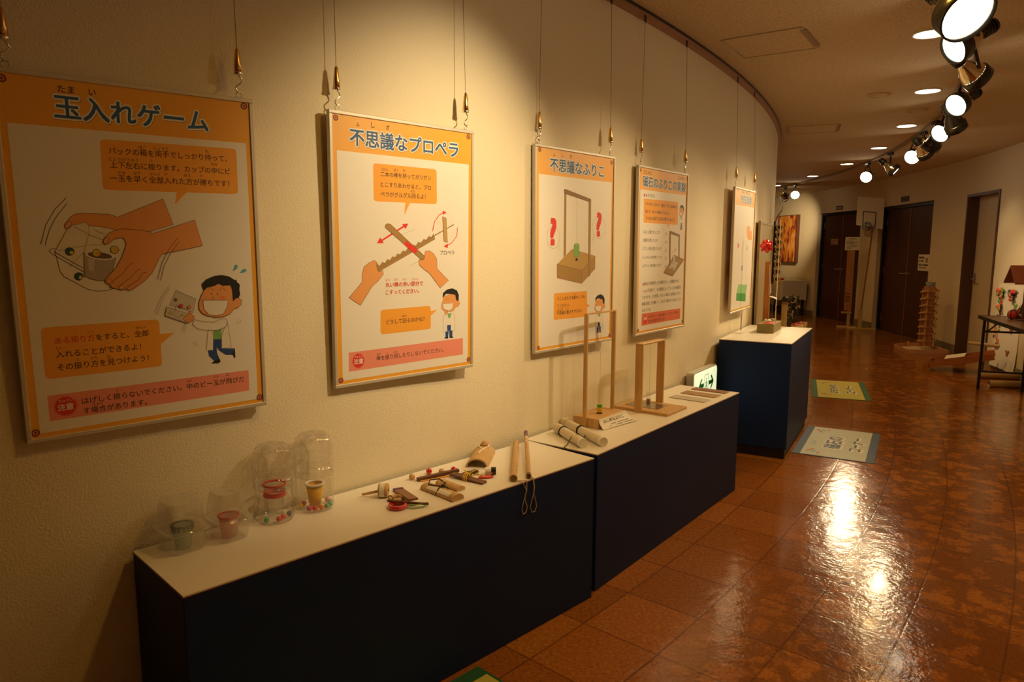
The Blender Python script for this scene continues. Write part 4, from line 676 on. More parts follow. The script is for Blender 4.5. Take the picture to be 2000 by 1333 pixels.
# ------------------------------------------------------------------ floor material: cork tiles laid along the ring
def floor_material():
    m = bpy.data.materials.new('varnished cork tiles'); m.use_nodes = True; nt = m.node_tree; N = nt.nodes.new; L = nt.links.new; b = nt.nodes['Principled BSDF']
    def math_(op, a, b_=None, c=None, clamp=False):
        n = N('ShaderNodeMath'); n.operation = op; n.use_clamp = clamp
        for i, x in enumerate((a, b_, c)):
            if x is None: continue
            if isinstance(x, (int, float)): n.inputs[i].default_value = x
            else: L(x, n.inputs[i])
        return n.outputs[0]
    g = N('ShaderNodeNewGeometry'); sp = N('ShaderNodeSeparateXYZ'); L(g.outputs['Position'], sp.inputs[0])
    x = math_('SUBTRACT', sp.outputs[0], CX); y = math_('SUBTRACT', sp.outputs[1], CY)
    R = math_('SQRT', math_('ADD', math_('MULTIPLY', x, x), math_('MULTIPLY', y, y)))
    A = math_('MULTIPLY', math_('ARCTAN2', y, x), 180/math.pi)
    r = math_('DIVIDE', math_('SUBTRACT', R, 16.275-.313*5), .313); a = math_('DIVIDE', math_('ADD', A, 42.105+110), 1.118)
    fr, fa = math_('FRACT', r), math_('FRACT', a); ir, ia = math_('FLOOR', r), math_('FLOOR', a)
    edge = math_('MINIMUM', math_('MINIMUM', fr, math_('SUBTRACT', 1.0, fr)), math_('MINIMUM', fa, math_('SUBTRACT', 1.0, fa)))
    joint = N('ShaderNodeMapRange'); joint.interpolation_type = 'SMOOTHSTEP'; joint.inputs[1].default_value = .003; joint.inputs[2].default_value = .020; L(edge, joint.inputs[0])
    cb = N('ShaderNodeCombineXYZ'); L(ir, cb.inputs[0]); L(ia, cb.inputs[1]); wn = N('ShaderNodeTexWhiteNoise'); wn.noise_dimensions = '2D'; L(cb.outputs[0], wn.inputs[0])
    def noise(scale, detail, rough=.5, vec=None):
        n = N('ShaderNodeTexNoise'); n.inputs['Scale'].default_value = scale; n.inputs['Detail'].default_value = detail; n.inputs['Roughness'].default_value = rough; L(vec or g.outputs['Position'], n.inputs['Vector']); return n.outputs[0]
    def ramp(f, p0, c0, p1, c1):
        n = N('ShaderNodeValToRGB'); e = n.color_ramp.elements; e[0].position = p0; e[0].color = (*c0, 1); e[1].position = p1; e[1].color = (*c1, 1); L(f, n.inputs[0]); return n.outputs[0]
    def mix(f, c1, c2, mode='MIX'):
        n = N('ShaderNodeMix'); n.data_type = 'RGBA'; n.blend_type = mode
        if isinstance(f, float): n.inputs[0].default_value = f
        else: L(f, n.inputs[0])
        for s, c in ((6, c1), (7, c2)):
            if isinstance(c, tuple): n.inputs[s].default_value = (*c, 1)
            else: L(c, n.inputs[s])
        return n.outputs[2]
    cork = ramp(noise(75, 6, .75), .34, (.27, .085, .012), .66, (.55, .215, .036))
    tile = ramp(wn.outputs[0], 0.0, (.80, .75, .70), 1.0, (1.12, 1.13, 1.08))
    c = mix(1.0, cork, tile, 'MULTIPLY')
    # worn varnish: darker blotches with ragged, partly square outlines, mostly in the middle of the walk
    ra = N('ShaderNodeCombineXYZ'); L(math_('MULTIPLY', r, 1.0), ra.inputs[0]); L(math_('MULTIPLY', a, 1.0), ra.inputs[1])
    n1 = noise(2.6, 7, .70, ra.outputs[0]); vo = N('ShaderNodeTexVoronoi'); vo.distance = 'CHEBYCHEV'; vo.inputs['Scale'].default_value = 4; L(ra.outputs[0], vo.inputs['Vector'])
    s1 = math_('ADD', math_('MULTIPLY', n1, .8), math_('MULTIPLY', vo.outputs['Distance'], .28))
    wear = N('ShaderNodeMapRange'); wear.inputs[1].default_value = .46; wear.inputs[2].default_value = .52; L(s1, wear.inputs[0])
    walk = N('ShaderNodeMapRange'); walk.interpolation_type = 'SMOOTHSTEP'; walk.inputs[1].default_value = 16.35; walk.inputs[2].default_value = 17.0; L(R, walk.inputs[0])
    c = mix(math_('MULTIPLY', math_('MULTIPLY', wear.outputs[0], walk.outputs[0]), .62), c, (.13, .042, .012))
    c = mix(math_('MULTIPLY', math_('SUBTRACT', 1.0, joint.outputs[0]), .62), c, (.10, .030, .009))
    L(c, b.inputs['Base Color'])
    rr = N('ShaderNodeMapRange'); rr.inputs[3].default_value = .07; rr.inputs[4].default_value = .20; L(noise(3.0, 4), rr.inputs[0]); L(rr.outputs[0], b.inputs['Roughness'])
    b.inputs['Specular IOR Level'].default_value = .5; b.inputs['Coat Weight'].default_value = .12; b.inputs['Coat Roughness'].default_value = .06
    h = math_('ADD', math_('MULTIPLY', noise(60, 3), .32), math_('ADD', math_('MULTIPLY', joint.outputs[0], .06), math_('ADD', math_('MULTIPLY', noise(14, 3), .8), math_('MULTIPLY', wn.outputs[0], .12))))
    bp = N('ShaderNodeBump'); bp.inputs['Strength'].default_value = .42; bp.inputs['Distance'].default_value = .006; L(h, bp.inputs['Height']); L(bp.outputs[0], b.inputs['Normal'])
    return m
# ------------------------------------------------------------------ the shell
A0, A1 = -76.0, 24.0
def arc(mb, R0, R1, a0, a1, z0, z1, m, step=1.0):
    n = max(1, int(math.ceil((a1-a0)/step)))
    rings = []
    for i in range(n+1):
        a = a0+(a1-a0)*i/n
        rings.append([PT(R0, a, z0), PT(R1, a, z0), PT(R1, a, z1), PT(R0, a, z1)])
    return mb.loft(rings, m)
def arcobj(name, *args, **k):
    mb = MB(); arc(mb, *args); return struct(mb.build(name), k.get('label'))
arcobj('floor', 15.5, 18.8, A0, A1, -.08, 0, floor_material(), label='varnished orange brown cork tile floor')
arcobj('ceiling', 15.5, 18.8, A0, A1, ZC, ZC+.08, ceil_m, label='brown beige textured acoustic ceiling')
arcobj('wall_left', RIN-.2, RIN, A0, A1, 0, ZC, wall_m, label='curved cream stippled inner wall')
mb = MB()
OPEN = [(-14.72, -11.62, 2.142), (-8.15, -2.2, 2.15), (-.12, 5.1, 2.15)]
e = A0
for a0, a1, hgt in OPEN:
    arc(mb, ROUT, ROUT+.24, e, a0, 0, ZC, outer_m); arc(mb, ROUT, ROUT+.24, a0, a1, hgt, ZC, outer_m); e = a1
arc(mb, ROUT, ROUT+.24, e, A1, 0, ZC, outer_m)
struct(mb.build('wall_right'), 'curved cream outer wall')
arcobj('added_wall_back', 15.5, 18.8, A0-.3, A0, 0, ZC, wall_m); arcobj('added_wall_front', 15.5, 18.8, A1, A1+.3, 0, ZC, outer_m)  # added, unseen ends closing the ring, which really continues, to keep light in
mb = MB(); e = A0
for a0, a1, hgt in OPEN: arc(mb, ROUT-.012, ROUT, e, a0, 0, .11, base_m); e = a1
arc(mb, ROUT-.012, ROUT, e, A1, 0, .11, base_m); struct(mb.build('baseboard_right'), 'grey green baseboard')
rail_m = M('picture rail', (.40, .22, .14), .4, metal=.3)
mb = MB(); arc(mb, RIN, RIN+.026, A0, A1, ZC-.045, ZC-.014, rail_m); arc(mb, RIN+.006, RIN+.03, A0, A1, ZC-.014, ZC-.001, black_m); struct(mb.build('trim_1'), 'picture hanging rail')
# double doors and the single door
def double_door(name, a0, a1, hz, label):
    root = thing(name, label, 'door', PT(ROUT, (a0+a1)/2), outer((a0+a1)/2)); root['kind'] = 'structure'
    w = 2*ROUT*math.sin(math.radians(a1-a0)/2); h2 = w/2; y0 = .10
    f = MB(); f.box(-h2, -h2+.05, y0-.05, y0+.06, 0, hz, black_m); f.box(h2-.05, h2, y0-.05, y0+.06, 0, hz, black_m); f.box(-h2+.05, h2-.05, y0-.05, y0+.06, hz-.05, hz, black_m); f.build('door_frame', root)
    seam = M('copper brown edge strip', (.30, .10, .05), .4)
    for s in (-1, 1):
        l = MB(); a, b = (-h2+.052, -.004) if s < 0 else (.004, h2-.052)
        l.box(a, b, y0, y0+.04, .01, hz-.053, door_m); lf = l.build('leaf', root)
        k = MB(); xx = -.004 if s < 0 else .004
        if s < 0: k.box(-.026, -.004, y0-.006, y0, .012, hz-.055, seam); k.build('edge_strip', lf)
        h = MB(); px = s*.055; h.lathe([(.024, 0), (.024, .006)], steel_m, (px, y0, 1.02), (0, -1, 0), 14); h.tube([(px, y0, 1.02), (px, y0-.045, 1.02), (px+s*.11, y0-.05, 1.02)], .008, steel_m); h.build('handle', lf)
        hg = MB()
        for z in (.22, 1.05, 1.9): hg.box(s*(h2-.055)-.012, s*(h2-.055)+.012, y0-.006, y0, z-.06, z+.06, steel_m)
        hg.build('hinges', lf)
    return root
double_door('door_1', -.12, 5.1, 2.15, 'farther dark brown double door left of the basketball hoop')
double_door('door_2', -8.15, -2.2, 2.15, 'nearer dark brown double door right of the basketball hoop')
a0, a1 = -14.72, -11.62
d3 = thing('door_3', 'beige single door in a brown metal frame', 'door', PT(ROUT, (a0+a1)/2), outer((a0+a1)/2)); d3['kind'] = 'structure'
h2 = ROUT*math.sin(math.radians(a1-a0)/2)
f = MB()
for s in (-1, 1): f.box(min(s*h2, s*(h2-.035)), max(s*h2, s*(h2-.035)), -.02, .20, 0, 2.142, brownframe_m)
f.box(-h2+.035, h2-.035, -.02, .20, 2.107, 2.142, brownframe_m); f.build('door_frame', d3)
l = MB(); l.box(-h2+.037, h2-.037, .12, .16, .01, 2.105, beige_m); lf = l.build('leaf', d3)
h = MB(); h.lathe([(.026, 0), (.026, .008)], steel_m, (-h2+.11, .12, 1.03), (0, -1, 0), 16); h.tube([(-h2+.11, .12, 1.03), (-h2+.11, .065, 1.03), (-h2+.24, .06, 1.02)], .010, steel_m); h.box(-h2+.09, -h2+.13, .112, .12, .96, 1.10, steel_m); h.build('handle', lf)
# ------------------------------------------------------------------ ceiling: downlights, hatches, track
def downlight(a, lit=True, R=RDOWN, label='', r=.082):
    t = thing('ceiling_downlight' if lit else 'ceiling_vent', label, 'downlight' if lit else 'ceiling vent', PT(R, a, ZC), inner(a), 'lit downlights in the ceiling' if lit else 'unlit ceiling rounds')
    k = MB(); k.torus((0, 0, -.004), r+.006, .006, white_m if lit else ceil_m, n=28); k.build('trim_ring', t)
    if lit: k = MB(); k.lathe([(r, -.003), (r, .012)], down_m, n=28); k.build('lamp_disc', t)
    else:
        k = MB(); k.lathe([(r*.98, -.002), (r*.7, -.010), (.012, -.014)], ceil_m, n=24); k.build('cover', t)
    return t
vis = [a for a in DOWN if -34 < a < 2]
ordn = ['nearest', 'second nearest', 'third', 'fourth', 'fifth', 'sixth', 'farthest']
for i, a in enumerate(vis): downlight(a, label='%s lit round downlight in the curved ceiling row%s' % (ordn[i], {0: ' left of the big bright spotlight', 6: ' beside the inner wall edge'}.get(i, '')))
for a, R, lab in ((-27.1, 16.62, 'pale unlit round ceiling vent left of the second nearest downlight'), (-24.28, 16.94, 'unlit round ceiling fitting behind the second nearest downlight'), (-7.25, 17.03, 'dark unlit ceiling round between the two far downlights')):
    downlight(a, False, R, lab, .075)
def hatch(a0, a1, R0, R1, lab):
    t = thing('ceiling_hatch', lab, 'ceiling hatch', PT((R0+R1)/2, (a0+a1)/2, ZC), 0)
    o = PT((R0+R1)/2, (a0+a1)/2, ZC); fm = M('hatch frame', (.52, .42, .31), .7)
    k = MB(); c = [PT(R, a, ZC)-o for R, a in ((R0, a0), (R1, a0), (R1, a1), (R0, a1))]
    for i in range(4): k.bar(c[i]+Vector((0, 0, -.002)), c[(i+1) % 4]+Vector((0, 0, -.002)), .012, .008, fm)
    k.build('frame', t)
    k = MB(); q = [v*.965 for v in c]; k.loft([[v+Vector((0, 0, -.003)) for v in q], [v+Vector((0, 0, -.0005)) for v in q]], ceil_m); k.build('panel', t)
    k = MB(); k.bar(c[2].lerp(c[1], .1)+Vector((0, 0, -.004)), c[2].lerp(c[1], .9)+Vector((0, 0, -.004)), .03, .006, M('hatch hinge', (.3, .2, .12), .6)); k.build('hinge', t)
hatch(-34.45, -32.8, 15.93, 16.37, 'near square ceiling access hatch above the hanging posters')
hatch(-22.6, -20.9, 15.88, 16.34, 'far square ceiling access hatch near the wall edge')
tr = MB(); arc(tr, RTRACK-.017, RTRACK+.017, -46, 6, ZC-.026, ZC-.001, M('track rail', (.30, .21, .13), .5), 1.0)
tag(tr.build('lighting_track'), 'curved lighting track on the ceiling carrying the spotlights', 'lighting track')
def track_head(a, aim, on, lab, sc=1.0):
    root = thing('track_spotlight', lab, 'spotlight', PT(RTRACK, a, ZC-.026), 0, 'black spotlights on the curved ceiling track')
    d = (PT(*aim)-PT(RTRACK, a, HEAD_Z)).normalized(); c = Vector((0, 0, HEAD_Z-ZC+.026))
    side = d.cross(Vector((0, 0, 1))).normalized()
    k = MB(); k.box(-.02, .02, -.045, .045, -.03, 0, blackmetal_m, .004); k.lathe([(.012, 0), (.012, .035)], blackmetal_m, (0, 0, -.06), n=12); k.build('mount', root)
    k = MB()
    for s in (-1, 1): k.bar(c+side*s*.062, Vector((0, 0, -.055))+side*s*.020, .022, .006, blackmetal_m, side)
    k.bar(Vector((0, 0, -.055))-side*.026, Vector((0, 0, -.055))+side*.026, .022, .006, blackmetal_m); k.build('yoke', root)
    k = MB(); k.lathe([(.026, -.15), (.034, -.148), (.034, -.075), (.028, -.07)], blackmetal_m, c, d, 20)
    k.lathe([(.028, -.07), (.036, -.05), (.058, -.01), (.070, .03)], reflector_m if on else blackmetal_m, c, d, 24, False)
    hd = k.build('housing', root)
    k = MB(); k.lathe([(.070, .03), (.079, .035), (.080, .085), (.074, .09), (.073, .06)], blackmetal_m, c, d, 28, False); k.build('shade', root)
    k = MB(); k.lathe([(.072, .062), (.066, .078), (.03, .088), (.001, .09)] if on else [(.072, .06), (.001, .064)], lens_m if on else reflector_m, c, d, 28, False); k.build('lens', root)
    k = MB()
    for i in range(4): k.torus(c+d*(-.135+i*.018), .0345, .003, blackmetal_m, d, 18, 6)
    k.build('cooling_fins', hd)
    root.scale = (sc, sc, sc)
HL = ['nearest lit track spotlight, the big bright face at the top of the picture', 'black unlit spotlight just behind the big bright one', 'spotlight turned to the right wall, third along the track', 'spotlight with a round bright face, fourth along the track',
      'black square looking spotlight turned away, fifth along the track', 'black spotlight, first of the middle cluster on the track', 'black spotlight, second of the middle cluster on the track', 'spotlight at the back of the middle cluster, turned to the right wall',
      'spotlight with a bright oval face at the end of the middle cluster', 'pair mate spotlight seen from the side between middle cluster and far lamp', 'bright faced spotlight far along the track, left of the side turned one', 'far bright round spotlight hanging in front of the far wall', 'farthest spotlight half hidden by the inner wall edge', 'spotlight above the camera lighting the second poster, just outside the picture']
for (a, aim, w, ang), lab in zip(HEADS, HL): track_head(a, aim, w > 0, lab, 1.3 if a == -37.3 else 1.0)
# ------------------------------------------------------------------ posters on wires
POSES = [(-.97495, 1.87542, 1.83125, .74253, -.028, -.01528), (-.36212, 2.48957, 1.84986, .78625, -.01708, -.00361), (.29358, 3.25993, 1.85654, .84911, .00209, -.00541), (.83695, 3.95282, 1.84871, .90624, .004, -.00257), (1.70851, 5.24577, 1.85247, 1.01553, -.00161, -.00884)]
PLAB = ['leftmost orange bordered poster, two hands shaking a clear box', 'second orange bordered poster, hands rubbing a notched stick with a propeller', 'third orange bordered poster, pendulum on a wooden box with question marks', 'fourth orange bordered poster full of small text, magnet pendulum drawing', 'farthest orange bordered poster, green cube with strings']
PW, PH = .611, .8954
HANG = []
for i, (x, y, z, yaw, lean, roll) in enumerate(POSES):
    d = Vector((math.cos(yaw), math.sin(yaw), 0)); n = Vector((math.sin(yaw), -math.cos(yaw), 0))
    dn = Vector((0, 0, -math.cos(lean)))+n*math.sin(lean); d2 = d*math.cos(roll)+dn*math.sin(roll); dn2 = dn*math.cos(roll)-d*math.sin(roll)
    root = thing('hanging_poster', PLAB[i], 'poster', group='orange bordered science posters')
    mw = Matrix((d2, d2.cross(dn2), -dn2)).transposed().to_4x4(); mw.translation = Vector((x, y, z))+n*(.012 if i == 0 else .002)
    root.matrix_world = mw
    h = PW/2
    fr = MB(); T = .018; w = .0115
    for (x0, x1, z0, z1) in ((-h, h, -w, 0), (-h, h, -PH, -PH+w), (-h, -h+w, -PH+w, -w), (h-w, h, -PH+w, -w)): fr.box(x0, x1, -.003, T-.003, z0, z1, alu_m, .0015)
    fr.build('frame', root)
    pn = MB(); pn.box(-h+w*.6, h-w*.6, .0008, .010, -PH+w*.6, -w*.6, MATS['print orange'])
    lay = lambda X, Y, lv: (X*.001, .0006-lv*LV, -Y*.001)
    its = list(PRINTS[i]); its[0] = ('P', 1, 'white', [-279, 123.5, 281, 123.5, 279, 872.5, -276, 872.5])
    draw(pn, its, lay); pn.build('panel', root)
    k = MB()
    for s in (-1, 1):
        k = MB(); k.torus((s*.27, .006, .008), .008, .0016, steel_m, (0, 1, 0), 14, 6); k.build('hanging_eye', root)
        HANG.append((i, s, mw @ Vector((s*.27, .006, .016))))
pn_ = ['leftmost', 'second', 'third', 'fourth', 'farthest']
for i, s, p in HANG:
    R = math.hypot(p.x-CX, p.y-CY); a = math.degrees(math.atan2(p.y-CY, p.x-CX))
    t = thing('picture_wire', '%s wire with clip and hook holding up the %s poster' % ('left' if s < 0 else 'right', pn_[i]), 'picture wire', p, inner(a), 'wires hanging from the picture rail')
    top = ZC-.03-p.z; dy = R-(RIN+.028)
    k = MB(); k.tube([(0, 0, .10), (0, dy*.3, top*.5), (0, dy, top)], .0011, M('thin steel wire', (.22, .17, .10), .4, metal=.5), 6); k.build('cable', t)
    k = MB(); k.tube([(-.008, dy, top), (-.006, dy, top-.028), (0, dy, top-.036), (.006, dy, top-.028), (.008, dy, top)], .0025, cord_m, 6); k.build('rail_hook', t)
    k = MB(); k.lathe([(.003, .118), (.006, .112), (.010, .075), (.011, .055), (.004, .052)], brass_m, n=14); k.lathe([(.0115, .054), (.0135, .050), (.0115, .046)], chrome_m, n=14); k.build('clip', t)
    k = MB(); k.tube([(0, 0, .048), (.007, 0, .040), (.011, 0, .030), (.004, 0, .022), (-.006, 0, .014), (-.007, 0, .006), (-.001, 0, -.002), (.006, 0, .002)], .0022, chrome_m, 8); k.build('hook', t)
# ------------------------------------------------------------------ plinths along the inner wall
BX = [(-.7852, 1.5855, .792, 1.5864, .357, .5886), (.3479, 2.7613, .9074, 1.5835, .3691, .589), (1.8533, 4.6092, 1.0537, 1.0694, .4745, .7954)]
a4 = math.radians(-27.85); q4 = PT(RIN+.385, -27.85); BX.append((q4.x, q4.y, math.radians(90-25.2), 1.5, .36, .589))
BLAB = ['nearest low navy plinth with white top, clear bottles on it', 'second low navy plinth with white top, wooden pendulums on it', 'tall navy plinth with white top at the end of the low ones', 'low navy plinth hidden behind the tall one, black wire sculpture on it']
for i, (x, y, yaw, Lx, D, z) in enumerate(BX):
    t = thing('display_plinth', BLAB[i], 'plinth', (x, y, 0), yaw, 'navy display plinths along the inner wall')
    k = MB(); kick = .07 if i == 2 else 0
    k.box(0, Lx, 0, D, kick, z-.004, navy_m, .0015)
    if kick: k.box(.012, Lx-.012, .012, D-.012, 0, kick, black_m)
    k.build('body', t)
    k = MB(); k.box(0, Lx, 0, D, z-.004, z, white_m); k.build('top', t)
    if i < 3: k = MB(); [k.box(*q, z-.0065, z-.004, M('red brown edge line', (.16, .03, .015), .5)) for q in ((0, Lx, -.0006, 0), (-.0006, 0, 0, D))]; k.build('edge_line', t)
def on(b, x, y, z=0.0):
    X, Y, yaw, Lx, D, H = BX[b]; c, s = math.cos(yaw), math.sin(yaw)
    return Vector((X+c*x-s*y, Y+s*x+c*y, H+z))
def item(name, label, cat, b, x, y, rot=0, z=0.0, group=None): return thing(name, label, cat, on(b, x, y, z), BX[b][2]+rot, group)
# ---- clear boxes and jars with beads
def rr(hx, hy, r, z, n=5):
    P = []
    for cx, cy, s in ((hx-r, hy-r, 0), (-hx+r, hy-r, 1), (-hx+r, -hy+r, 2), (hx-r, -hy+r, 3)):
        for i in range(n): a = math.pi/2*(s+i/(n-1)); P.append((cx+r*math.cos(a), cy+r*math.sin(a), z))
    return P
def ribbed(hx, hy, r, z, amp=.0012):
    P = []; base = rr(hx, hy, r, z, 4); n = len(base)
    for i in range(n):
        a, b = Vector(base[i]), Vector(base[(i+1) % n]); m = 16 if i % 4 == 3 else 1
        for j in range(m):
            p = a.lerp(b, j/m); o = Vector((p.x, p.y, 0)).normalized()*(amp if j % 2 and m > 3 else 0); P.append(p+o)
    return P
def clamshell(x, y, hx, hy, lab, rot):
    t = item('clear_food_box', lab, 'plastic box', 0, x, y, rot, group='clear hinged food boxes')
    k = MB(); k.loft([ribbed(hx*.86, hy*.86, .02, .0008), ribbed(hx*.9, hy*.9, .02, .006), ribbed(hx, hy, .022, .056)], frost_m, False, True); k.loft([rr(hx*.86, hy*.86, .02, .0008), rr(hx*.5, hy*.5, .02, .003), rr(.002, .002, .001, .003)], frost_m, False, True); k.build('base_tray', t)
    k = MB(); k.loft([rr(hx, hy, .022, .056), rr(hx+.009, hy+.009, .026, .057), rr(hx+.010, hy+.010, .026, .062), rr(hx, hy, .022, .064)], frost_m, False, True); k.build('rim', t)
    k = MB(); k.loft([ribbed(hx, hy, .022, .064), ribbed(hx*.86, hy*.86, .022, .128), ribbed(hx*.80, hy*.80, .022, .138), ], frost_m, False, True); k.loft([rr(hx*.80, hy*.80, .022, .138), rr(hx*.4, hy*.4, .02, .142), rr(.002, .002, .001, .142)], frost_m, False, True); k.build('lid', t)
    return t
clamshell(.107, .292, .052, .062, 'hinged clear plastic food box at the near end, dark rimmed cup inside', .02)
clamshell(.230, .272, .046, .056, 'hinged clear plastic food box with an orange red cup inside, next to the clear jars', .02)
def cup(name, lab, x, y, r0, r1, h, m, rim, z=.004, stripes=None, rr_=.0025, hollow=True):
    t = item(name, lab, 'cup', 0, x, y, 0, z)
    k = MB(); k.lathe([(r0*.1, 0), (r0, 0), (r1, h), (r1*.95, h-.001), (r0*.93, .003)], m, n=24, caps=False); k.build('body', t)
    k = MB(); k.torus((0, 0, h), r1, rr_, rim, n=28); k.build('rim', t)
    if stripes:
        k = MB()
        for q in range(14): a = 2*math.pi*q/14; k.bar((r1*1.02*math.cos(a), r1*1.02*math.sin(a), h*.78), (r1*1.03*math.cos(a), r1*1.03*math.sin(a), h*.97), .004, .002, stripes)
        k.build('stripes', t)
    return t
tealc = clear('teal tinted plastic', (.35, .75, .72), .08, .25); redc = clear('red tinted plastic', (1, .25, .16), .1, .35)
cup('plastic_cup', 'small cup with dark striped rim inside the nearest clear food box', .108, .285, .022, .028, .062, tealc, black_m, .005, M('navy stripe', (.01, .015, .05), .4))
cup('plastic_cup', 'small orange red cup inside the clear food box beside the jars', .230, .268, .022, .028, .060, redc, redmatte_m, .005)
def jar(x, y, r, h, lab):
    t = item('clear_plastic_jar', lab, 'jar', 0, x, y, 0, group='jars cut from clear drink bottles')
    k = MB(); k.lathe([(r*.55, .001), (r*.92, .001), (r, .012), (r, .075), (r*.97, .082), (r, .09), (r*.96, h*.55)], clear_m, n=40, caps=False); k.build('lower_bottle', t)
    pr = [(r*1.03, h*.48), (r*1.03, h*.60)]
    for i in range(5): z = h*(.60+i*.055); pr += [(r*(1.03-.02*(i % 2)), z), (r*(.99-.02*(i % 2)), z+h*.02)]
    pr += [(r*.97, h*.87), (r*.88, h*.95), (r*.62, h), (r*.30, h*.985), (.001, h*.975)]
    k = MB(); k.lathe(pr, clear_m, n=40, caps=False); k.build('upper_bottle', t)
    k = MB()
    for q in range(5):
        a = 2*math.pi*q/5; c = Vector((math.cos(a), math.sin(a), 0))*r*.52+Vector((0, 0, h*.955)); k.ball(c, r*.30, clear_m, 12, .75)
    k.build('bottle_feet', t)
    k = MB(); k.torus((0, 0, h*.46), r*1.005, .0022, clear_m, n=36); k.build('joint_ring', t); k = MB(); k.torus((0, 0, .012), r*1.0, .0022, clear_m, n=36); k.build('base_ring', t)
jar(.385, .300, .058, .238, 'clear plastic jar with a red cup inside, left one of the pair'); jar(.523, .300, .060, .246, 'clear plastic jar with a yellow paper cup inside, right one of the pair')
t = item('ring_cup', 'red rimmed clear cup standing inside the left jar', 'cup', 0, .388, .300, 0, .004)
k = MB(); k.lathe([(.022, 0), (.026, .06), (.033, .108)], clear_m, n=24, caps=False); k.build('body', t)
k = MB(); k.lathe([(.0285, .070), (.0315, .082), (.0325, .086), (.030, .086), (.0275, .072)], redmatte_m, n=28, caps=False); k.torus((0, 0, .108), .033, .0032, redmatte_m, n=28); k.torus((0, 0, .074), .0300, .004, redmatte_m, n=28); k.build('red_bands', t)
cup('paper_cup', 'yellow paper cup with wide white rim inside the right jar', .524, .300, .017, .027, .076, M('yellow paper', (.80, .45, .03), .6), white_m, .004, None, .004)
BC = dict(green=(.05, .42, .10), red=(.75, .03, .02), navy=(.02, .04, .12), magenta=(.55, .04, .25), orange=(.85, .25, .02), teal=(.05, .38, .38), yellow=(.75, .50, .03), pink=(.80, .25, .30))
for c, x, y, lab in (('green', .349, .280, 'in the left jar, left of its red ones'), ('red', .380, .262, 'in the left jar, the nearest red one'), ('red', .398, .270, 'in the left jar, behind the nearest red one'), ('navy', .425, .282, 'in the left jar, at its right'),
                     ('yellow', .482, .318, 'in the right jar, at its left'), ('pink', .500, .330, 'in the right jar, behind its cup'), ('magenta', .489, .276, 'in the right jar, front left'), ('red', .502, .263, 'in the right jar, front'), ('orange', .522, .256, 'in the right jar, front of the cup'),
                     ('green', .540, .256, 'in the right jar, right of the orange bead'), ('teal', .557, .266, 'in the right jar, left of the other teal bead'), ('teal', .567, .282, 'in the right jar, right of the other teal bead'), ('pink', .572, .308, 'in the right jar, far right')):
    k = MB(); k.ball((0, 0, .0085), .0085, M('bead '+c, BC[c], .15, coat=.5)); o = k.build('bead'); o.location = on(0, x, y, .004); tag(o, '%s bead %s' % (c, lab), 'bead', 'coloured beads in the jars')
# ---- wooden toys
def toy(name, lab, x, y, rot=0, z=0, cat='toy', b=0): return item(name, lab, cat, b, x, y, rot, z, 'small wooden and bamboo toys' if b == 0 else None)
t = toy('wooden_rattle', 'pale wooden drum rattle with a stick handle', .728, .232, -.80)
k = MB(); k.lathe([(.022, -.016), (.0235, -.013), (.0235, .013), (.022, .016)], pine_m, (.010, 0, .0235), (1, 0, 0), 26); k.build('drum', t)
k = MB(); k.tube([(-.007, 0, .020), (-.062, 0, .008)], .0048, pine_m, 10); k.build('handle', t)
k = MB(); k.lathe([(.0238, -.010), (.0238, .006)], paper_m, (.010, 0, .0235), (1, 0, 0), 26, False); k.build('paper_band', t)
k = MB(); k.bar((.027, -.010, .030), (.027, .010, .018), .002, .001, dark_m); k.build('slit', t)
t = toy('toy_clapper', 'brown wooden slat with a purple end leaning on the red ring', .785, .175, math.radians(72))
k = MB(); k.bar((-.088, 0, .020), (.075, 0, .004), .032, .006, M('brown slat', (.30, .12, .05), .4, noise=((8, 60, 60), (.22, .08, .03)))); k.build('slat', t)
k = MB(); k.bar((.060, 0, .0062), (.0765, 0, .0048), .034, .007, M('purple', (.10, .05, .22), .5)); k.build('purple_end', t)
t = toy('red_ring', 'glossy red lacquered ring lying at the front edge', .708, .109); k = MB(); k.torus((0, 0, .008), .025, .007, red_m, n=36, k=12); k.build('ring', t)
t = toy('wooden_ring', 'orange wooden ring with dark bands behind the red ring', .747, .172); k = MB(); k.torus((0, 0, .007), .020, .006, pine_m, n=32, k=10); k.build('ring', t)
k = MB()
for a in (2.2, 3.6, 5.0): k.torus((.020*math.cos(a), .020*math.sin(a), .007), .0068, .0016, M('dark blue band', (.02, .02, .06), .5), (-math.sin(a), math.cos(a), 0), 12, 6)
k.build('bands', t)
t = toy('thin_stick', 'thin brown stick across the red ring with a green cord', .740, .096, math.radians(-45)); k = MB(); k.tube([(-.066, 0, .0185), (.066, 0, .008)], .0042, dark_m, 10); k.build('stick', t)
k = MB(); k.tube([(.062, 0, .009), (.050, -.012, .003), (.020, -.026, .003), (.0, -.020, .003), (-.006, -.006, .006), (.012, -.012, .008), (.040, -.006, .010), (.060, .006, .012), (.066, -.002, .010)], .0016, M('green cord', (.18, .40, .06), .7), 6); k.build('cord', t)
t = toy('bamboo_clapper', 'pair of bamboo slabs tied with a black elastic, white label on it', .890, .108, math.radians(90))
k = MB(); k.loft([[(x, .026*math.cos(q), .004+.018*max(0, math.sin(q))) for q in [math.pi*j/10 for j in range(11)]]+[(x, -.024, .001), (x, .024, .001)] for x in (-.085, .085)], bamboo_m); k.build('slab', t)
k = MB(); k.loft([[(x, .0265*math.cos(q), .0045+.0185*math.sin(q)) for q in [math.pi*j/10 for j in (1.5, 2.2, 3, 3.7, 4.3)]] for x in (-.062, .055)], paper_m, False); k.build('label_strip', t)
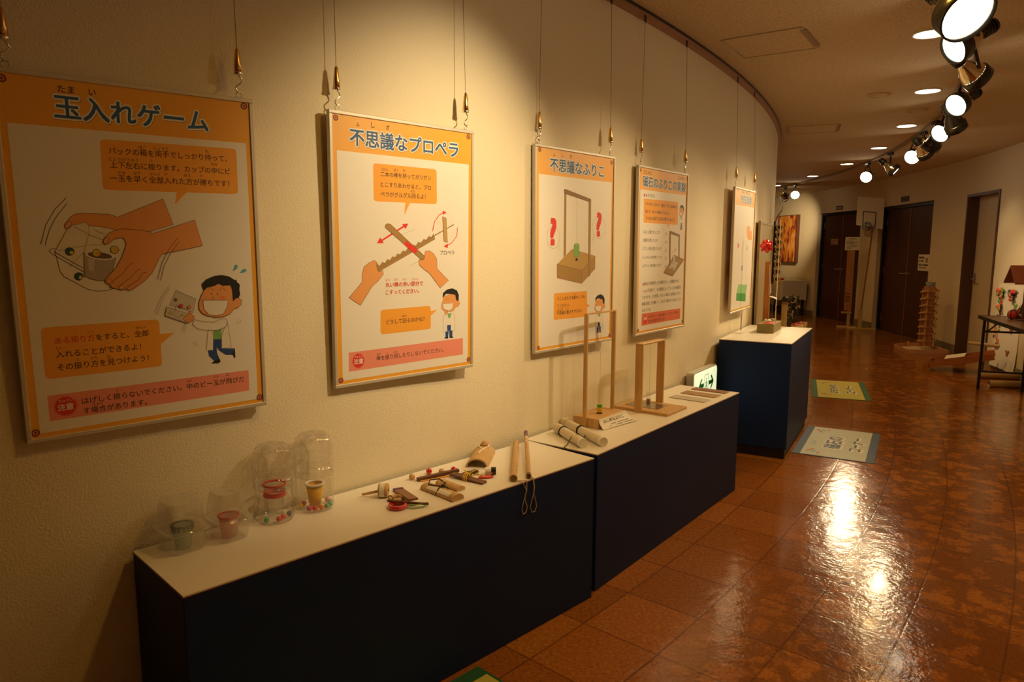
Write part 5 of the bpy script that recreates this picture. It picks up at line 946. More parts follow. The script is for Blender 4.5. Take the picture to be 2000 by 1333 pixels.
k = MB(); k.loft([[(x, -.070+.020*math.cos(q), .004+.012*max(0, math.sin(q))) for q in [math.pi*j/10 for j in range(11)]]+[(x, -.088, .001), (x, -.052, .001)] for x in (-.020, .085)], bamboo_m); sl = k.build('small_slab', t)
k = MB(); k.lathe([(.015, 0), (.015, .006), (.011, .014), (.004, .018)], pine_m, (.055, -.036, .010), n=18); k.build('knob', t)
k = MB(); k.tube([(0, .027, .004), (.0, .015, .022), (.01, -.010, .026), (.03, -.040, .022), (.05, -.060, .016)], .0022, cord_m, 6); k.tube([(-.035, -.026, .006), (-.010, -.012, .024), (.02, .004, .026), (.055, .012, .024), (.075, -.010, .030), (.060, -.04, .030), (.030, -.036, .026), (.0, -.012, .026)], .0022, cord_m, 6); k.ball((.006, -.008, .026), .005, cord_m, 10); k.build('elastic', t)
t = toy('bead_stick', 'brown flat stick with two red and two wooden beads on orange cords', .995, .256, math.radians(-12))
k = MB(); k.bar((-.082, 0, .006), (.084, 0, .012), .018, .010, dark_m); k.build('stick', t)
k = MB(); k.tube([(-.075, -.012, .003), (-.03, -.016, .003), (.02, -.013, .003), (.07, -.012, .005)], .0020, M('yellow cord', (.80, .50, .03), .7), 6); k.tube([(-.07, -.015, .0025), (-.02, -.020, .0025), (.03, -.016, .0025), (.075, -.010, .006)], .0018, M('orange cord', (.80, .25, .02), .7), 6); k.build('cords', t)
for (x, y, m, c) in ((-.092, .024, pine_m, 'wooden'), (-.012, .048, red_m, 'red'), (.026, .020, pine_m, 'wooden'), (.074, .016, red_m, 'red')):
    k = MB(); k.ball((x, y, .0115), .0115, m); k.tube([(x, y, .0115), (x*.97, y*.5, .006), (x*.95, -.005, .005)], .0012, MATS['orange cord'], 5); k.build('bead_'+c, t)
t = toy('dark_slat', 'dark brown slat with a yellow cord wound round it', 1.050, .153, math.radians(-78)); k = MB(); k.bar((-.072, 0, .012), (.072, 0, .004), .030, .006, dark_m); k.build('slat', t)
k = MB()
for x in (-.012, -.005, .002): k.torus((x, 0, .0085), .017, .0018, MATS['yellow cord'], (1, .1, 0), 16, 6)
k.tube([(-.005, .018, .009), (-.02, .035, .010), (-.05, .050, .012), (-.065, .062, .010), (-.05, .07, .004), (-.02, .055, .004), (.004, .02, .006)], .0018, MATS['yellow cord'], 6); k.build('cord', t)
t = toy('red_leaf_disc', 'flat red oval disc on a red thread', 1.116, .127, math.radians(-30)); k = MB(); k.lathe([(.001, 0), (.012, .0015), (.0145, .004), (.012, .0065), (.001, .008)], red_m, n=24)
k.v = [Vector((v.x*2.0, v.y*1.1, v.z)) for v in k.v]; k.build('disc', t); k = MB(); k.tube([(-.028, 0, .004), (-.036, -.008, .002), (-.050, -.018, .002), (-.058, -.022, .003)], .0014, redmatte_m, 5); k.build('thread', t)
t = toy('small_drum', 'small black and white cylinder with an orange cord', 1.152, .146, math.radians(-42)); k = MB(); k.lathe([(.0125, -.004), (.0135, 0), (.0135, .016)], black_m, (.006, 0, .0136), (1, 0, 0), 20); k.build('dark_end', t)
k = MB(); k.lathe([(.013, -.024), (.013, -.002)], white_m, (.006, 0, .0136), (1, 0, 0), 20); k.build('white_body', t); k = MB(); k.tube([(.01, -.014, .010), (-.005, -.020, .003), (-.03, -.016, .002), (-.05, -.004, .002)], .0016, MATS['orange cord'], 6); k.build('cord', t)
t = toy('cord_wound_slat', 'short dark slat wound with yellow green cords beside the red disc', 1.092, .196, math.radians(-8)); k = MB(); k.bar((-.034, 0, .005), (.036, 0, .009), .020, .007, dark_m); k.build('slat', t)
k = MB(); gc = M('yellow green cord', (.45, .45, .05), .7); k.tube([(-.02, -.012, .003), (.0, -.014, .012), (.025, -.006, .015), (.04, .004, .012), (.03, .014, .004), (.0, .012, .012), (-.02, .004, .012)], .0018, gc, 6); k.tube([(-.03, -.018, .002), (0, -.022, .002), (.03, -.016, .003), (.045, 0, .004)], .0018, gc, 6); k.build('cord', t)
t = toy('bamboo_half_tube', 'half tube of bamboo lying arch up with a round wooden knob', 1.250, .300, math.radians(38))
R = .043; k = MB(); q = [math.pi*j/14 for j in range(15)]
k.loft([[(x, R*math.cos(a), R*.82*math.sin(a)+.001) for a in q]+[(x, (R-.006)*math.cos(a), (R-.006)*.82*math.sin(a)+.001) for a in q[::-1]] for x in (-.105, .10)], bamboo_m); k.build('half_tube', t)
k = MB(); k.lathe([(.017, 0), (.017, .010), (.012, .018), (.004, .020)], pine_m, (.085, -.004, R*.80), (.3, 0, 1), 20); k.build('knob', t)
k = MB(); k.tube([(.035, .004, R*.84), (.06, .018, R*.86), (.085, .022, R*.86), (.10, .004, R*.95), (.088, -.020, R*.90), (.06, -.018, R*.86), (.02, .0, R*.84), (-.03, .006, R*.84)], .0028, white_m, 6); k.build('string', t)
def bstick(lab, a, b, r, paper, loop):
    t = item('bamboo_stick', lab, 'stick', 0, a[0], a[1], 0, 0, 'bamboo rubbing sticks'); o = Vector(a[:2]+(0,)); A = Vector((0, 0, a[2])); B = Vector(b)-o
    k = MB(); n = 9; k.tube([A.lerp(B, i/n) for i in range(n+1)], [r*(1.05 if i in (3, 7) else 1) for i in range(n+1)], bamboo_m, 14); st = k.build('stick', t)
    if paper: k = MB(); k.tube([A.lerp(B, .70), A.lerp(B, .86)], r*1.04, M('pink printed paper', (.66, .34, .24), .7, noise=((40, 40, 40), (.70, .62, .52))), 14); k.tube([A.lerp(B, .86), A.lerp(B, 1.003)], r*1.05, M('violet printed paper', (.30, .20, .26), .7, noise=((50, 50, 50), (.14, .08, .10))), 14); k.build('paper_wrap', t)
    k = MB(); k.lathe([(r*1.12, 0), (r*1.12, .02)], dark_m if paper else bamboo_m, A, (B-A), 14); k.build('dark_end', t)
    k = MB(); k.tube([Vector(p)-o for p in loop], .0017, string_m, 6); k.build('string_loop', t)
bstick('short bamboo stick lying diagonally with a string loop over the edge', (1.150, .022, .0135), (1.490, .340, .0135), .0128, False,
       [(1.150, .040, .012), (1.158, .012, .006), (1.170, -.006, .0), (1.186, -.007, -.030), (1.176, -.006, -.062), (1.164, -.006, -.100), (1.172, -.006, -.118), (1.188, -.006, -.112), (1.192, -.006, -.094), (1.176, -.009, -.062), (1.188, -.007, -.030), (1.192, -.004, .002), (1.160, .020, .004)])
bstick('long bamboo stick wrapped in printed paper at the top, leaning on the wall', (1.213, .006, .010), (1.572, .362, .040), .0085, True,
       [(1.215, .004, .012), (1.222, -.006, .0), (1.226, -.008, -.030), (1.222, -.007, -.060), (1.208, -.006, -.098), (1.216, -.006, -.122), (1.232, -.006, -.124), (1.242, -.006, -.106), (1.236, -.006, -.080), (1.224, -.008, -.056), (1.228, -.008, -.028), (1.226, -.004, .004), (1.216, .01, .012)])
# ---- things on the second plinth
def wtube(lab, a, b, r):
    t = item('white_tube', lab, 'tube', 1, a[0], a[1], math.atan2(b[1]-a[1], b[0]-a[0]), 0, 'white paper tubes with cords'); Lx = math.hypot(b[0]-a[0], b[1]-a[1])
    k = MB(); k.tube([(0, 0, r), (Lx, 0, r)], r, M('white tube', (.72, .65, .50), .45), 24); k.build('tube', t)
    k = MB(); k.lathe([(r*1.03, -.004), (r*1.03, .012)], white_m, (-.004, 0, r), (1, 0, 0), 24); k.build('end_cap', t)
    k = MB(); k.lathe([(r*1.05, -.003), (r*1.09, 0), (r*1.05, .003), (r*1.05, .02), (r*1.1, .022), (r*1.05, .026)], M('white tube', (.72, .65, .50)), (Lx-.045, 0, r), (1, 0, 0), 24, False); k.build('far_collar', t)
    return t, Lx
t, Lx = wtube('front white tube with a black cord trailing over the plinth edge', (.044, .100, 0), (.185, .325, 0), .021)
k = MB(); k.torus((Lx-.07, 0, .021), .0225, .003, cord_m, (1, 0, 0), 22, 6); k.tube([(.08, -.02, .024), (.06, .0, .043), (.07, .02, .030), (.055, .045, .003), (.03, .07, .002), (-.005, .075, .002)], .0018, cord_m, 6); k.build('cord', t)
t, Lx = wtube('rear white tube with a dark band, beside the front one', (.117, .046, 0), (.305, .372, 0), .020)
k = MB(); k.torus((Lx*.52, 0, .020), .0215, .003, cord_m, (1, 0, 0), 22, 6); k.torus((Lx*.52+.006, 0, .020), .0215, .0026, cord_m, (1, 0, 0), 22, 6); k.tube([(.12, .02, .02), (.10, .035, .012), (.085, .045, .003), (.095, .055, .003), (.11, .045, .012), (.105, .030, .016), (.095, .040, .02), (.1, .05, .006)], .002, cord_m, 6); k.build('cord', t)
t = item('pendulum_stand', 'tall thin wooden pendulum frame on a block, white sign paper at its front', 'pendulum', 1, .466, .274, 0, 0, 'wooden pendulum stands')
k = MB(); k.box(-.121, .121, -.069, .069, 0, .046, pine_m, .001); k.build('block', t)
for x in (-.1265, .1275):
    k = MB(); k.box(x-.005, x+.005, -.008, .010, .004, .527, pine_m); p = k.build('post', t)
    k = MB(); s = -1 if x < 0 else 1; [k.lathe([(.0022, 0), (.0022, .0015)], steel_m, (x+s*.005, .001, z), (s, 0, 0), 8) for z in (.014, .034, .52)]; k.build('screws', p)
k = MB(); k.box(-.132, .133, -.006, .008, .527, .533, pine_m); k.build('crossbar', t)
k = MB(); k.lathe([(.014, 0), (.014, .004)], black_m, (-.006, -.006, .0461), n=18); k.build('hole', t)
k = MB(); k.tube([(-.006, -.006, .088), (.0, 0, .527)], .0005, string_m, 4); k.build('thread', t)
k = MB(); k.lathe([(.0125, .052), (.0125, .076)], M('yellow cap', (.80, .55, .02), .4), (-.006, -.006, 0), n=20); w = k.build('weight', t)
k = MB(); k.lathe([(.0128, .076), (.0128, .088)], M('green cap', (.05, .42, .06), .4), (-.006, -.006, 0), n=20); k.build('green_top', w)
t = item('sign_paper', 'curling white sign paper with handwriting in front of the tall pendulum block', 'paper', 1, .345, .204, 0, 0)
k = MB(); nx, ny = 14, 8; V = []
def sheet(u, v):      # u along the block, v down the sheet
    fall = .046*(1-v); out = .004+.046*v*v*(1 if u < .95 else 1)
    return (u*.245+.020*v*u, -out*(.55+.75*u), max(.0015, fall*(1-.25*u*v)+.012*max(0, v-.7)*u+.0015))
for j in range(ny+1):
    for i in range(nx+1): V.append(sheet(i/nx, j/ny))
k.add(V, [(j*(nx+1)+i, j*(nx+1)+i+1, (j+1)*(nx+1)+i+1, (j+1)*(nx+1)+i) for j in range(ny) for i in range(nx)], paper_m, True); k.build('sheet', t)
k = MB()
def onsheet(X, Y, lv):
    p = Vector(sheet(X, Y)); return (p.x, p.y-.0012, p.z+.0008)
put_text(k, 'ink', 'ふしぎなふりこ', .12, .82, .50, .015, 1, onsheet, 3.0)
for y, x0, x1 in ((.68, .30, .46), (.68, .50, .86), (.84, .22, .27), (.84, .42, .60), (.84, .66, .92)):
    k.add([onsheet(x0, y, 1), onsheet(x1, y, 1), onsheet(x1, y+.035, 1), onsheet(x0, y+.035, 1)], [(0, 1, 2, 3)], MATS['print ink'])
k.build('handwriting', t)
t = item('pendulum_stand', 'shorter wide wooden pendulum frame on a flat board with a steel plate', 'pendulum', 1, .888, .225, 0, 0, 'wooden pendulum stands')
k = MB(); k.box(-.116, .112, -.162, .142, 0, .013, pine_m, .001); k.build('base_board', t)
k = MB(); k.box(-.055, .066, -.078, .112, .0132, .0148, M('dull steel plate', (.40, .38, .34), .25, metal=.9)); k.build('steel_plate', t)
for x in (-.122, .119): k = MB(); k.box(x-.006, x+.006, -.022, .018, .001, .345, pine_m, .001); k.build('post', t)
k = MB(); k.box(-.128, .125, -.022, .018, .345, .355, pine_m, .002); k.build('crossbar', t)
k = MB(); k.tube([(.06, .03, .075), (.0, 0, .345)], .0006, M('fine thread', (.6, .5, .35), .8), 4); k.build('thread', t)
t = item('glass_vial', 'small clear vial standing on the steel plate of the shorter pendulum frame', 'vial', 1, .953, .262, 0, .0152)
k = MB(); k.lathe([(.0105, 0), (.0115, .002), (.0115, .052), (.0105, .056)], clear_m, n=20, caps=False); k.build('glass', t); k = MB(); k.lathe([(.0107, .001), (.0107, .018)], M('grey filling', (.35, .28, .19), .6), n=18); k.build('filling', t)
for x0, x1, m, lab in ((1.195, 1.282, M('aluminium strip', (.62, .58, .50), .38, metal=.6), 'pale metal strip, nearest of the three on the plinth'), (1.345, 1.436, M('brass strip', (.42, .26, .13), .45, metal=.5), 'tan metal strip, middle one of the three'), (1.492, 1.566, M('copper strip', (.30, .13, .07), .45, metal=.5), 'dark copper coloured strip, farthest of the three')):
    t = item('metal_strip', lab, 'metal strip', 1, (x0+x1)/2, .154, .02*random.uniform(-1, 1), 0, 'metal strips on the second plinth'); h = (x1-x0)/2
    k = MB(); k.box(-h, h, -.104, .104, .0015, .0035, m, .0005); k.build('plate', t); k = MB(); [k.box(x-.006, x+.006, y-.006, y+.006, 0, .0015, black_m) for x in (-h+.01, h-.01) for y in (-.09, .09)]; k.build('feet', t)
# ---- exit sign on the wall behind the second plinth
t = thing('exit_sign', 'lit white exit sign with green arrows low on the wall behind the metal strips', 'exit sign', PT(RIN, -33.56, .50), inner(-33.56))
k = MB(); k.loft([[(x, y, z) for x, _, z in [(p[0], 0, p[1]) for p in rr(.235*s, .142*s, .02, 0, 4)]] for y, s in ((-.012, .99), (-.055, 1.0), (-.060, .985))], M('exit sign housing', (.6, .62, .58), .4)); k.build('housing', t)
k = MB(); k.loft([[(p[0], -.0602, p[1]) for p in rr(.228, .134, .018, 0, 4)], [(p[0], -.066, p[1]) for p in rr(.215, .122, .012, 0, 4)]], M('lit exit panel', (.8, .85, .75), .4, emit=(.85, 1.0, .62), es=.5)); k.build('lit_panel', t)
k = MB(); lay = lambda X, Y, lv: (X*.001, -.0662-lv*.0002, .045-Y*.001)
G = 'exitgreen'
its = [('P', 1, G, [-150, 5, -105, -40, -82, -40, -110, -8, -50, -8, -50, 18, -110, 18, -82, 50, -105, 50]), ('P', 1, G, [150, 5, 105, -40, 82, -40, 110, -8, 50, -8, 50, 18, 110, 18, 82, 50, 105, 50]),
       ('L', 1, G, 6, [-36, 70, -36, -58, 36, -58, 36, 70, -36, 70]), ('P', 2, G, [-4, -34, 8, -34, 8, -22, -4, -22]), ('L', 2, G, 9, [2, -18, -4, 10, -20, 34]), ('L', 2, G, 9, [-4, 10, 12, 24, 14, 48]), ('L', 2, G, 6, [-20, 2, 0, -12, 18, 2])]
draw(k, its, lay); k.build('pictogram', t)
# ---- flying toy on the tall plinth
t = item('floating_toy', 'green brown wooden box toy with tall thin rods and white discs on the tall plinth', 'toy', 2, .70, .262, 0)
gw = M('olive wood', (.30, .24, .08), .6, noise=((20, 20, 20), (.22, .18, .06))); k = MB(); k.box(-.17, .17, -.058, .062, 0, .066, gw, .002); k.build('box', t)
k = MB(); k.box(-.155, .0, -.05, .02, .0661, .0715, M('red paper', (.6, .12, .07), .6)); k.build('red_strip', t)
wire_m = M('dark wire and shadow line', (.08, .06, .04), .5); rods = [(.05, .01, .80, 'beige_rod')]
k = MB(); k.tube([(.06, -.03, .066), (.06, -.032, .84)], .0032, M('pale rod', (.75, .65, .48), .5), 6); k.build('pale_rod', t)
for x, y, z in ((-.02, .02, .17), (.02, -.01, .2)): k = MB(); k.tube([(x, y, .066), (x+.02, y-.03, z)], .0014, wire_m, 5); k.build('wire', t)
k = MB(); k.lathe([(.001, .002), (.02, .0), (.032, -.008)], white_m, (-.015, -.02, .262), (.2, -.3, 1), 18, False); k.tube([(.0, -.01, .066), (-.012, -.02, .262)], .0018, wire_m, 5); k.build('white_canopy', t)
for x, y in ((-.06, .0), (.02, .02), (.08, -.01)): k = MB(); k.lathe([(.001, .008), (.022, .006), (.024, 0), (.001, .0)], white_m, (x, y, .074+.006), n=18); k.build('white_disc', t)
for s in (-.095, -.07): k = MB(); k.tube([(s, .195, -.0), (s+.004, .196, .55)], .0016, wire_m, 5); k.build('rod_shadow_line', t)  # dark tubes near the wall, modelling the shadow lines cast by the toy's rods
# ------------------------------------------------------------------ far end of the inner wall, beyond the tall plinth
def at(u_deg, R, z): return PT(R, u_deg, z)
t = thing('display_board', 'plain olive beige board standing against the inner wall behind the tall plinth', 'board', PT(RIN, -26.0, .589), inner(-26.0))
k = MB(); k.box(-.47, .47, -.026, -.010, 0, 1.04, M('olive beige board', (.50, .40, .20), .7)); k.build('panel', t)
k = MB(); [k.box(*q, M('olive frame', (.42, .33, .16), .6)) for q in ((-.485, .485, -.030, -.010, 1.04, 1.06), (-.485, -.47, -.030, -.010, 0, 1.04), (.47, .485, -.030, -.010, 0, 1.04))]; k.build('frame', t)
t = thing('wooden_post', 'orange wooden post with a white paper tag in front of the olive board', 'post', PT(15.845, -27.5, .589), inner(-27.5))
k = MB(); k.bar((.0, -.03, 0), (.012, -.03, .72), .045, .03, M('orange wood', (.62, .25, .05), .5, noise=((40, 40, 5), (.50, .18, .03)))); k.build('post', t)
k = MB(); k.loft([[(-.022, -.048, .70), (.022, -.048, .70), (.022, -.0465, .70), (-.022, -.0465, .70)], [(-.022, -.05, .44), (.085, -.056, .46), (.085, -.0545, .46), (-.022, -.0485, .44)]], white_m); k.build('paper_tag', t)
k = MB(); k.lathe([(.006, 0), (.006, .004)], steel_m, (0, -.051, .63), (0, -1, 0), 10); k.build('pin', t)
t = thing('red_lantern', 'shiny red bumpy ball hanging before the olive board', 'ball ornament', PT(15.855, -28.0, 1.44), inner(-28.0))
k = MB(); k.ball((0, -.02, 0), .042, M('red foil', (.75, .01, .01), .15, coat=.6), 20)
for q in range(14):
    z = 1-2*(q+.5)/14; a = q*2.4; r = math.sqrt(1-z*z); d = Vector((r*math.cos(a), r*math.sin(a), z)); k.lathe([(.017, .030), (.012, .052), (.001, .062)], MATS['red foil'], (0, -.02, 0), d, 10, False)
k.build('ball', t); k = MB(); k.tube([(0, -.02, .06), (0, -.02, .20), (0, .03, .24)], .001, string_m, 5); k.build('string', t)
t = thing('bamboo_chain', 'column of eight cut bamboo pieces hanging on the edge of the inner wall', 'bamboo hanging', PT(15.845, -23.9, 1.08), inner(-23.9))
for q in range(8):
    z = .045+q*.071; k = MB(); d = Vector((-1, -.22, .06)).normalized(); c = Vector((.0, -.012, z))
    k.lathe([(.030, -.055), (.033, .03)], M('dark bamboo skin', (.10, .06, .025), .4), c, d, 18); pc = k.build('bamboo_piece', t)
    k = MB(); k.lathe([(.033, .030), (.033, .034), (.019, .035)], bamboo_m, c, d, 18, False); k.torus(c+d*.034, .026, .005, M('pale bamboo end', (.66, .48, .20), .5), d, 18, 6); k.lathe([(.018, .030), (.001, .030)], dark_m, c, d, 14, False); k.build('end_ring', pc)
k = MB(); k.box(-.04, .04, .02, .035, 0, .60, black_m); k.build('back_strip', t)
k = MB(); k.loft([[(x, -.01+.03*math.cos(s), .60+s*.045) for x in (-w, w)]+[(x, -.004+.03*math.cos(s), .60+s*.045) for x in (w, -w)] for s, w in ((0, .01), (.8, .045), (1.6, .055), (2.4, .035), (3.2, .012))], M('brown sheath', (.24, .12, .07), .6), True, True); k.build('bark_sheath', t)
k = MB(); k.tube([(.005, 0, .73), (.015, -.02, .80), (.0, .0, .84), (.01, .04, .86)], .003, chrome_m, 6); k.build('hook', t)
def curly(k, seed, n, r, box, m):
    rnd = random.Random(seed)
    for q in range(n):
        c = Vector((rnd.uniform(-box[0], box[0]), rnd.uniform(-box[1], box[1]), rnd.uniform(0, box[2]))); R = rnd.uniform(.012, .034); ax = Vector((rnd.uniform(-1, 1), -1, rnd.uniform(-1, 1))).normalized(); u = ax.orthogonal().normalized(); w = ax.cross(u)
        k.tube([c+(u*math.cos(s*.7)+w*math.sin(s*.7))*R*(1-.06*s)+ax*.004*s for s in range(10)], r, m, 5)
t = thing('wire_sculpture', 'tangled black wire sculpture with curls on the low plinth', 'sculpture', PT(16.00, -23.2, .589), inner(-23.2))
k = MB(); curly(k, 3, 46, .0055, (.075, .045, .36), cord_m); k.build('wire_curls', t)
k = MB(); [k.tube([(x, 0, 0), (x*1.4, .01, .18), (x*.7, -.01, .38)], .004, wire_m, 6) for x in (-.05, 0, .05)]; k.build('stems', t)
k = MB(); curly(k, 11, 14, .0045, (.08, .05, .34), M('pale wire', (.5, .42, .3), .5)); k.build('pale_curls', t)
t = thing('tube_post', 'beige upright tube with a dark ball on top before the black wires', 'tube', PT(15.97, -25.4, .589), inner(-25.4))
k = MB(); k.lathe([(.026, 0), (.026, .325)], M('beige tube', (.50, .36, .13), .6), n=22); k.build('tube', t)
k = MB(); k.lathe([(.027, .325), (.027, .335), (.02, .35)], M('brown cap', (.25, .10, .05), .5), n=20); k.ball((0, 0, .372), .028, black_m, 16); k.build('dark_ball', t)
k = MB(); [k.tube([(0, 0, .372), (.05*math.cos(a), .05*math.sin(a), .372+.02*math.sin(3*a))], .003, cord_m, 5) for a in (0, .9, 1.9, 2.9, 3.9, 5.0)]; k.build('feelers', t)
for (R, a, c, lab, h) in ((16.06, -25.0, 'pale', 'pale cup with red top beside the beige tube', .125), (16.09, -24.3, 'pale', 'pale cup with red top, middle of the row by the wires', .12), (16.12, -23.3, 'painted', 'yellow and brown painted cup at the end of the row', .115)):
    t = thing('decorated_cup', lab, 'cup', PT(R, a, .589), inner(a), 'decorated cups on the low plinth'); k = MB(); k.lathe([(.028, 0), (.036, h), (.033, h), (.026, .004)], M('pale cup', (.70, .60, .42), .6) if c == 'pale' else M('painted cup', (.70, .52, .22), .6, noise=((60, 60, 14), (.35, .14, .04), 2)), n=20, caps=False); k.build('body', t)
    k = MB()
    if c == 'pale': k.lathe([(.034, h), (.030, h+.012), (.001, h+.014)], redmatte_m, n=20, caps=False)
    else: [k.box(.034*math.cos(q)-.004, .034*math.cos(q)+.004, .034*math.sin(q)-.004, .034*math.sin(q)+.004, .02, h*.9, M('red brown paint', (.35, .08, .03), .6)) for q in (-1.2, -2.0)]
    k.build('top' if c == 'pale' else 'stripes', t)
t = thing('white_block', 'small white card box at the far corner of the low plinth', 'box', PT(16.135, -22.5, .589), inner(-22.5)); k = MB(); k.box(-.03, .03, -.022, .022, 0, .075, paper_m, .002); k.build('box', t); k = MB(); k.box(-.031, .031, -.023, .023, .062, .078, white_m); k.build('lid', t)
# ------------------------------------------------------------------ far wall: picture and table
t = thing('wall_picture', 'large dark framed panel with an orange abstract print on the far wall', 'picture', PT(ROUT, 8.65, 1.12), outer(8.65))
def abstract_material():
    m = M('orange abstract print', (.8, .3, .05), .35); nt = m.node_tree; b = nt.nodes['Principled BSDF']; N = nt.nodes.new; L = nt.links.new
    tc = N('ShaderNodeTexCoord'); mp = N('ShaderNodeMapping'); mp.inputs['Scale'].default_value = (7, 7, 2.2); mp.inputs['Rotation'].default_value = (0, .35, 0); n = N('ShaderNodeTexNoise'); n.inputs['Scale'].default_value = 1.4; n.inputs['Detail'].default_value = 3; n.inputs['Distortion'].default_value = 1.2
    r = N('ShaderNodeValToRGB'); e = r.color_ramp.elements; e[0].position = .30; e[0].color = (.04, .02, .04, 1); e[1].position = .72; e[1].color = (.80, .72, .66, 1)
    for p, c in ((.42, (.45, .08, .03)), (.50, (.85, .28, .03)), (.60, (.90, .42, .06))): q = e.new(p); q.color = (*c, 1)
    L(tc.outputs['Object'], mp.inputs[0]); L(mp.outputs[0], n.inputs['Vector']); L(n.outputs[0], r.inputs[0]); L(r.outputs[0], b.inputs['Base Color']); return m
k = MB(); k.box(-.40, .40, -.075, -.002, 0, 1.05, dark_m, .002); k.build('frame', t); k = MB(); k.box(-.385, .36, -.078, -.075, .015, 1.035, abstract_material()); k.build('print', t)
t = thing('side_table', 'table under a white cloth against the far wall below the picture', 'table', PT(18.05, 7.6, 0), outer(7.6))
k = MB(); k.box(-.62, .62, -.27, .27, .72, .745, dark_m); k.build('tabletop', t)
for x in (-.58, .58):
    for y in (-.22, .22): k = MB(); k.box(x-.018, x+.018, y-.018, y+.018, 0, .72, blackmetal_m); k.build('leg', t)
c = MB(); nx = 60; rim = []
for i in range(nx+1):
    s = i/nx*3.0; e_ = 1.26; x, y = (-.63, .28-s*.56) if s < 1 else ((-.63+(s-1)*1.26, -.285) if s < 2 else (.63, -.285+(s-2)*.56)); rim.append((x, y))
vs = [(x, y, .748) for x, y in rim]+[(x*(1+.012*math.sin(i*1.9)), y-.012-.012*math.sin(i*1.3), .33+.012*math.sin(i*.8)) for i, (x, y) in enumerate(rim)]
c.add(vs, [(i, i+1, nx+2+i, nx+1+i) for i in range(nx)], M('white cloth', (.72, .66, .55), .9), True); c.add([(-.63, .28, .7485), (-.63, -.285, .7485), (.63, -.285, .7485), (.63, .28, .7485)], [(0, 1, 2, 3)], MATS['white cloth'])
tag(c.build('tablecloth'), 'white cloth draped over the table below the orange picture', 'tablecloth').matrix_world = Matrix.Translation(PT(18.05, 7.6, 0)) @ Matrix.Rotation(outer(7.6), 4, 'Z')
t = thing('red_bowl', 'small red dish on the white tablecloth', 'dish', PT(17.92, 6.6, .749), 0); k = MB(); k.lathe([(.03, 0), (.06, .03), (.055, .03), (.03, .006)], redmatte_m, n=20, caps=False); k.build('dish', t); k = MB(); [k.ball((.022*math.cos(a), .022*math.sin(a), .030), .016, MATS['red foil'], 10) for a in (0, 2, 4)]; k.build('red_contents', t)
t = thing('craft_figure', 'dark wooden craft piece on the white tablecloth', 'craft piece', PT(17.95, 8.4, .749), outer(8.4)); k = MB(); k.bar((-.10, 0, .01), (.12, .02, .14), .03, .02, dark_m); k.build('arm', t); k = MB(); k.bar((-.05, 0, 0), (-.05, 0, .22), .03, .03, wood_m); k.build('upright', t); k = MB(); k.bar((.10, .02, .0), (.10, .02, .16), .02, .02, wood_m); k.build('second_upright', t)
# signs over and on the doors
def plate(name, a, z0, z1, w, m, lab, cat, R=ROUT, dy=0.0, marks=()):
    t = thing(name, lab, cat, PT(R, a, z0), outer(a)); k = MB(); k.box(-w/2, w/2, dy-.012, dy-.002, 0, z1-z0, m, .001); k.build('plate', t)
    if marks:
        k = MB()
        for x0, x1, y0, y1, mm in marks: k.box(x0*w, x1*w, dy-.0132, dy-.012, (z1-z0)*y0, (z1-z0)*y1, mm)
        k.build('lettering', t)
    return t
pl = M('pale lettering', (.55, .42, .28), .6); ik = M('ink marks', (.10, .06, .03), .7)
plate('door_sign', 2.52, 2.19, 2.265, .25, M('brown sign', (.12, .05, .03), .5), 'small brown sign plate above the farther double door', 'sign', marks=((-.36, .36, .3, .66, pl),))
plate('door_sign', -5.05, 2.19, 2.275, .27, black_m, 'small black sign plate above the nearer double door', 'sign', marks=((-.42, -.08, .3, .7, M('dim lettering', (.09, .045, .02), .6)), (.02, .4, .3, .7, MATS['dim lettering'])))
plate('door_notice', 3.45, 1.51, 1.625, .27, M('tan notice', (.46, .26, .14), .7), 'small tan notice on the left leaf of the farther double door', 'notice', ROUT, .100, ((-.38, .30, .55, .8, M('faded print', (.32, .16, .07), .7)), (-.38, .1, .2, .42, MATS['faded print'])))
plate('door_notice', -6.9, 1.085, 1.34, .37, paper_m, 'white notice sheet on the right leaf of the nearer double door', 'notice', ROUT, .100, ((-.42, -.26, .74, .86, ik), (-.24, -.10, .74, .86, ik), (-.08, .06, .74, .86, ik), (-.42, -.28, .54, .66, M('grey ink', (.3, .22, .12), .7)), (-.2, -.02, .54, .66, ik), (.2, .38, .5, .8, MATS['grey ink']), (-.42, -.22, .30, .40, ik), (-.18, 0, .30, .40, MATS['grey ink']), (.02, .42, .30, .40, ik), (-.36, -.2, .14, .22, ik), (-.16, .28, .14, .22, MATS['grey ink'])))
# ------------------------------------------------------------------ hoop and measuring post between the double doors
yaw = math.atan2(-.19, .38)
t = thing('basketball_hoop', 'homemade white basketball backboard on a thin pole between the double doors', 'basketball hoop', (6.22, 12.41, 0), yaw)
k = MB(); k.loft([[(x, y, z) for x, z in ((-.205, 1.84), (.215, 1.76), (.215, 2.29), (-.205, 2.33))] for y in (0, .015)], M('white board', (.90, .84, .68), .6)); k.build('backboard', t)
k = MB(); [k.bar(a, b, .014, .003, black_m, (0, 1, 0)) for a, b in (((-.10, -.002, 1.83), (-.10, -.002, 2.07)), ((-.107, -.002, 2.07), (.102, -.002, 2.05)), ((.095, -.002, 2.05), (.095, -.002, 1.80)))]; k.build('target_square', t)
k = MB(); k.torus((0, -.10, 1.80), .095, .006, M('hoop ring', (.25, .22, .25), .4), n=28); k.build('hoop_ring', t)
k = MB(); N_ = 14; net = M('beige net', (.52, .38, .20), .8)
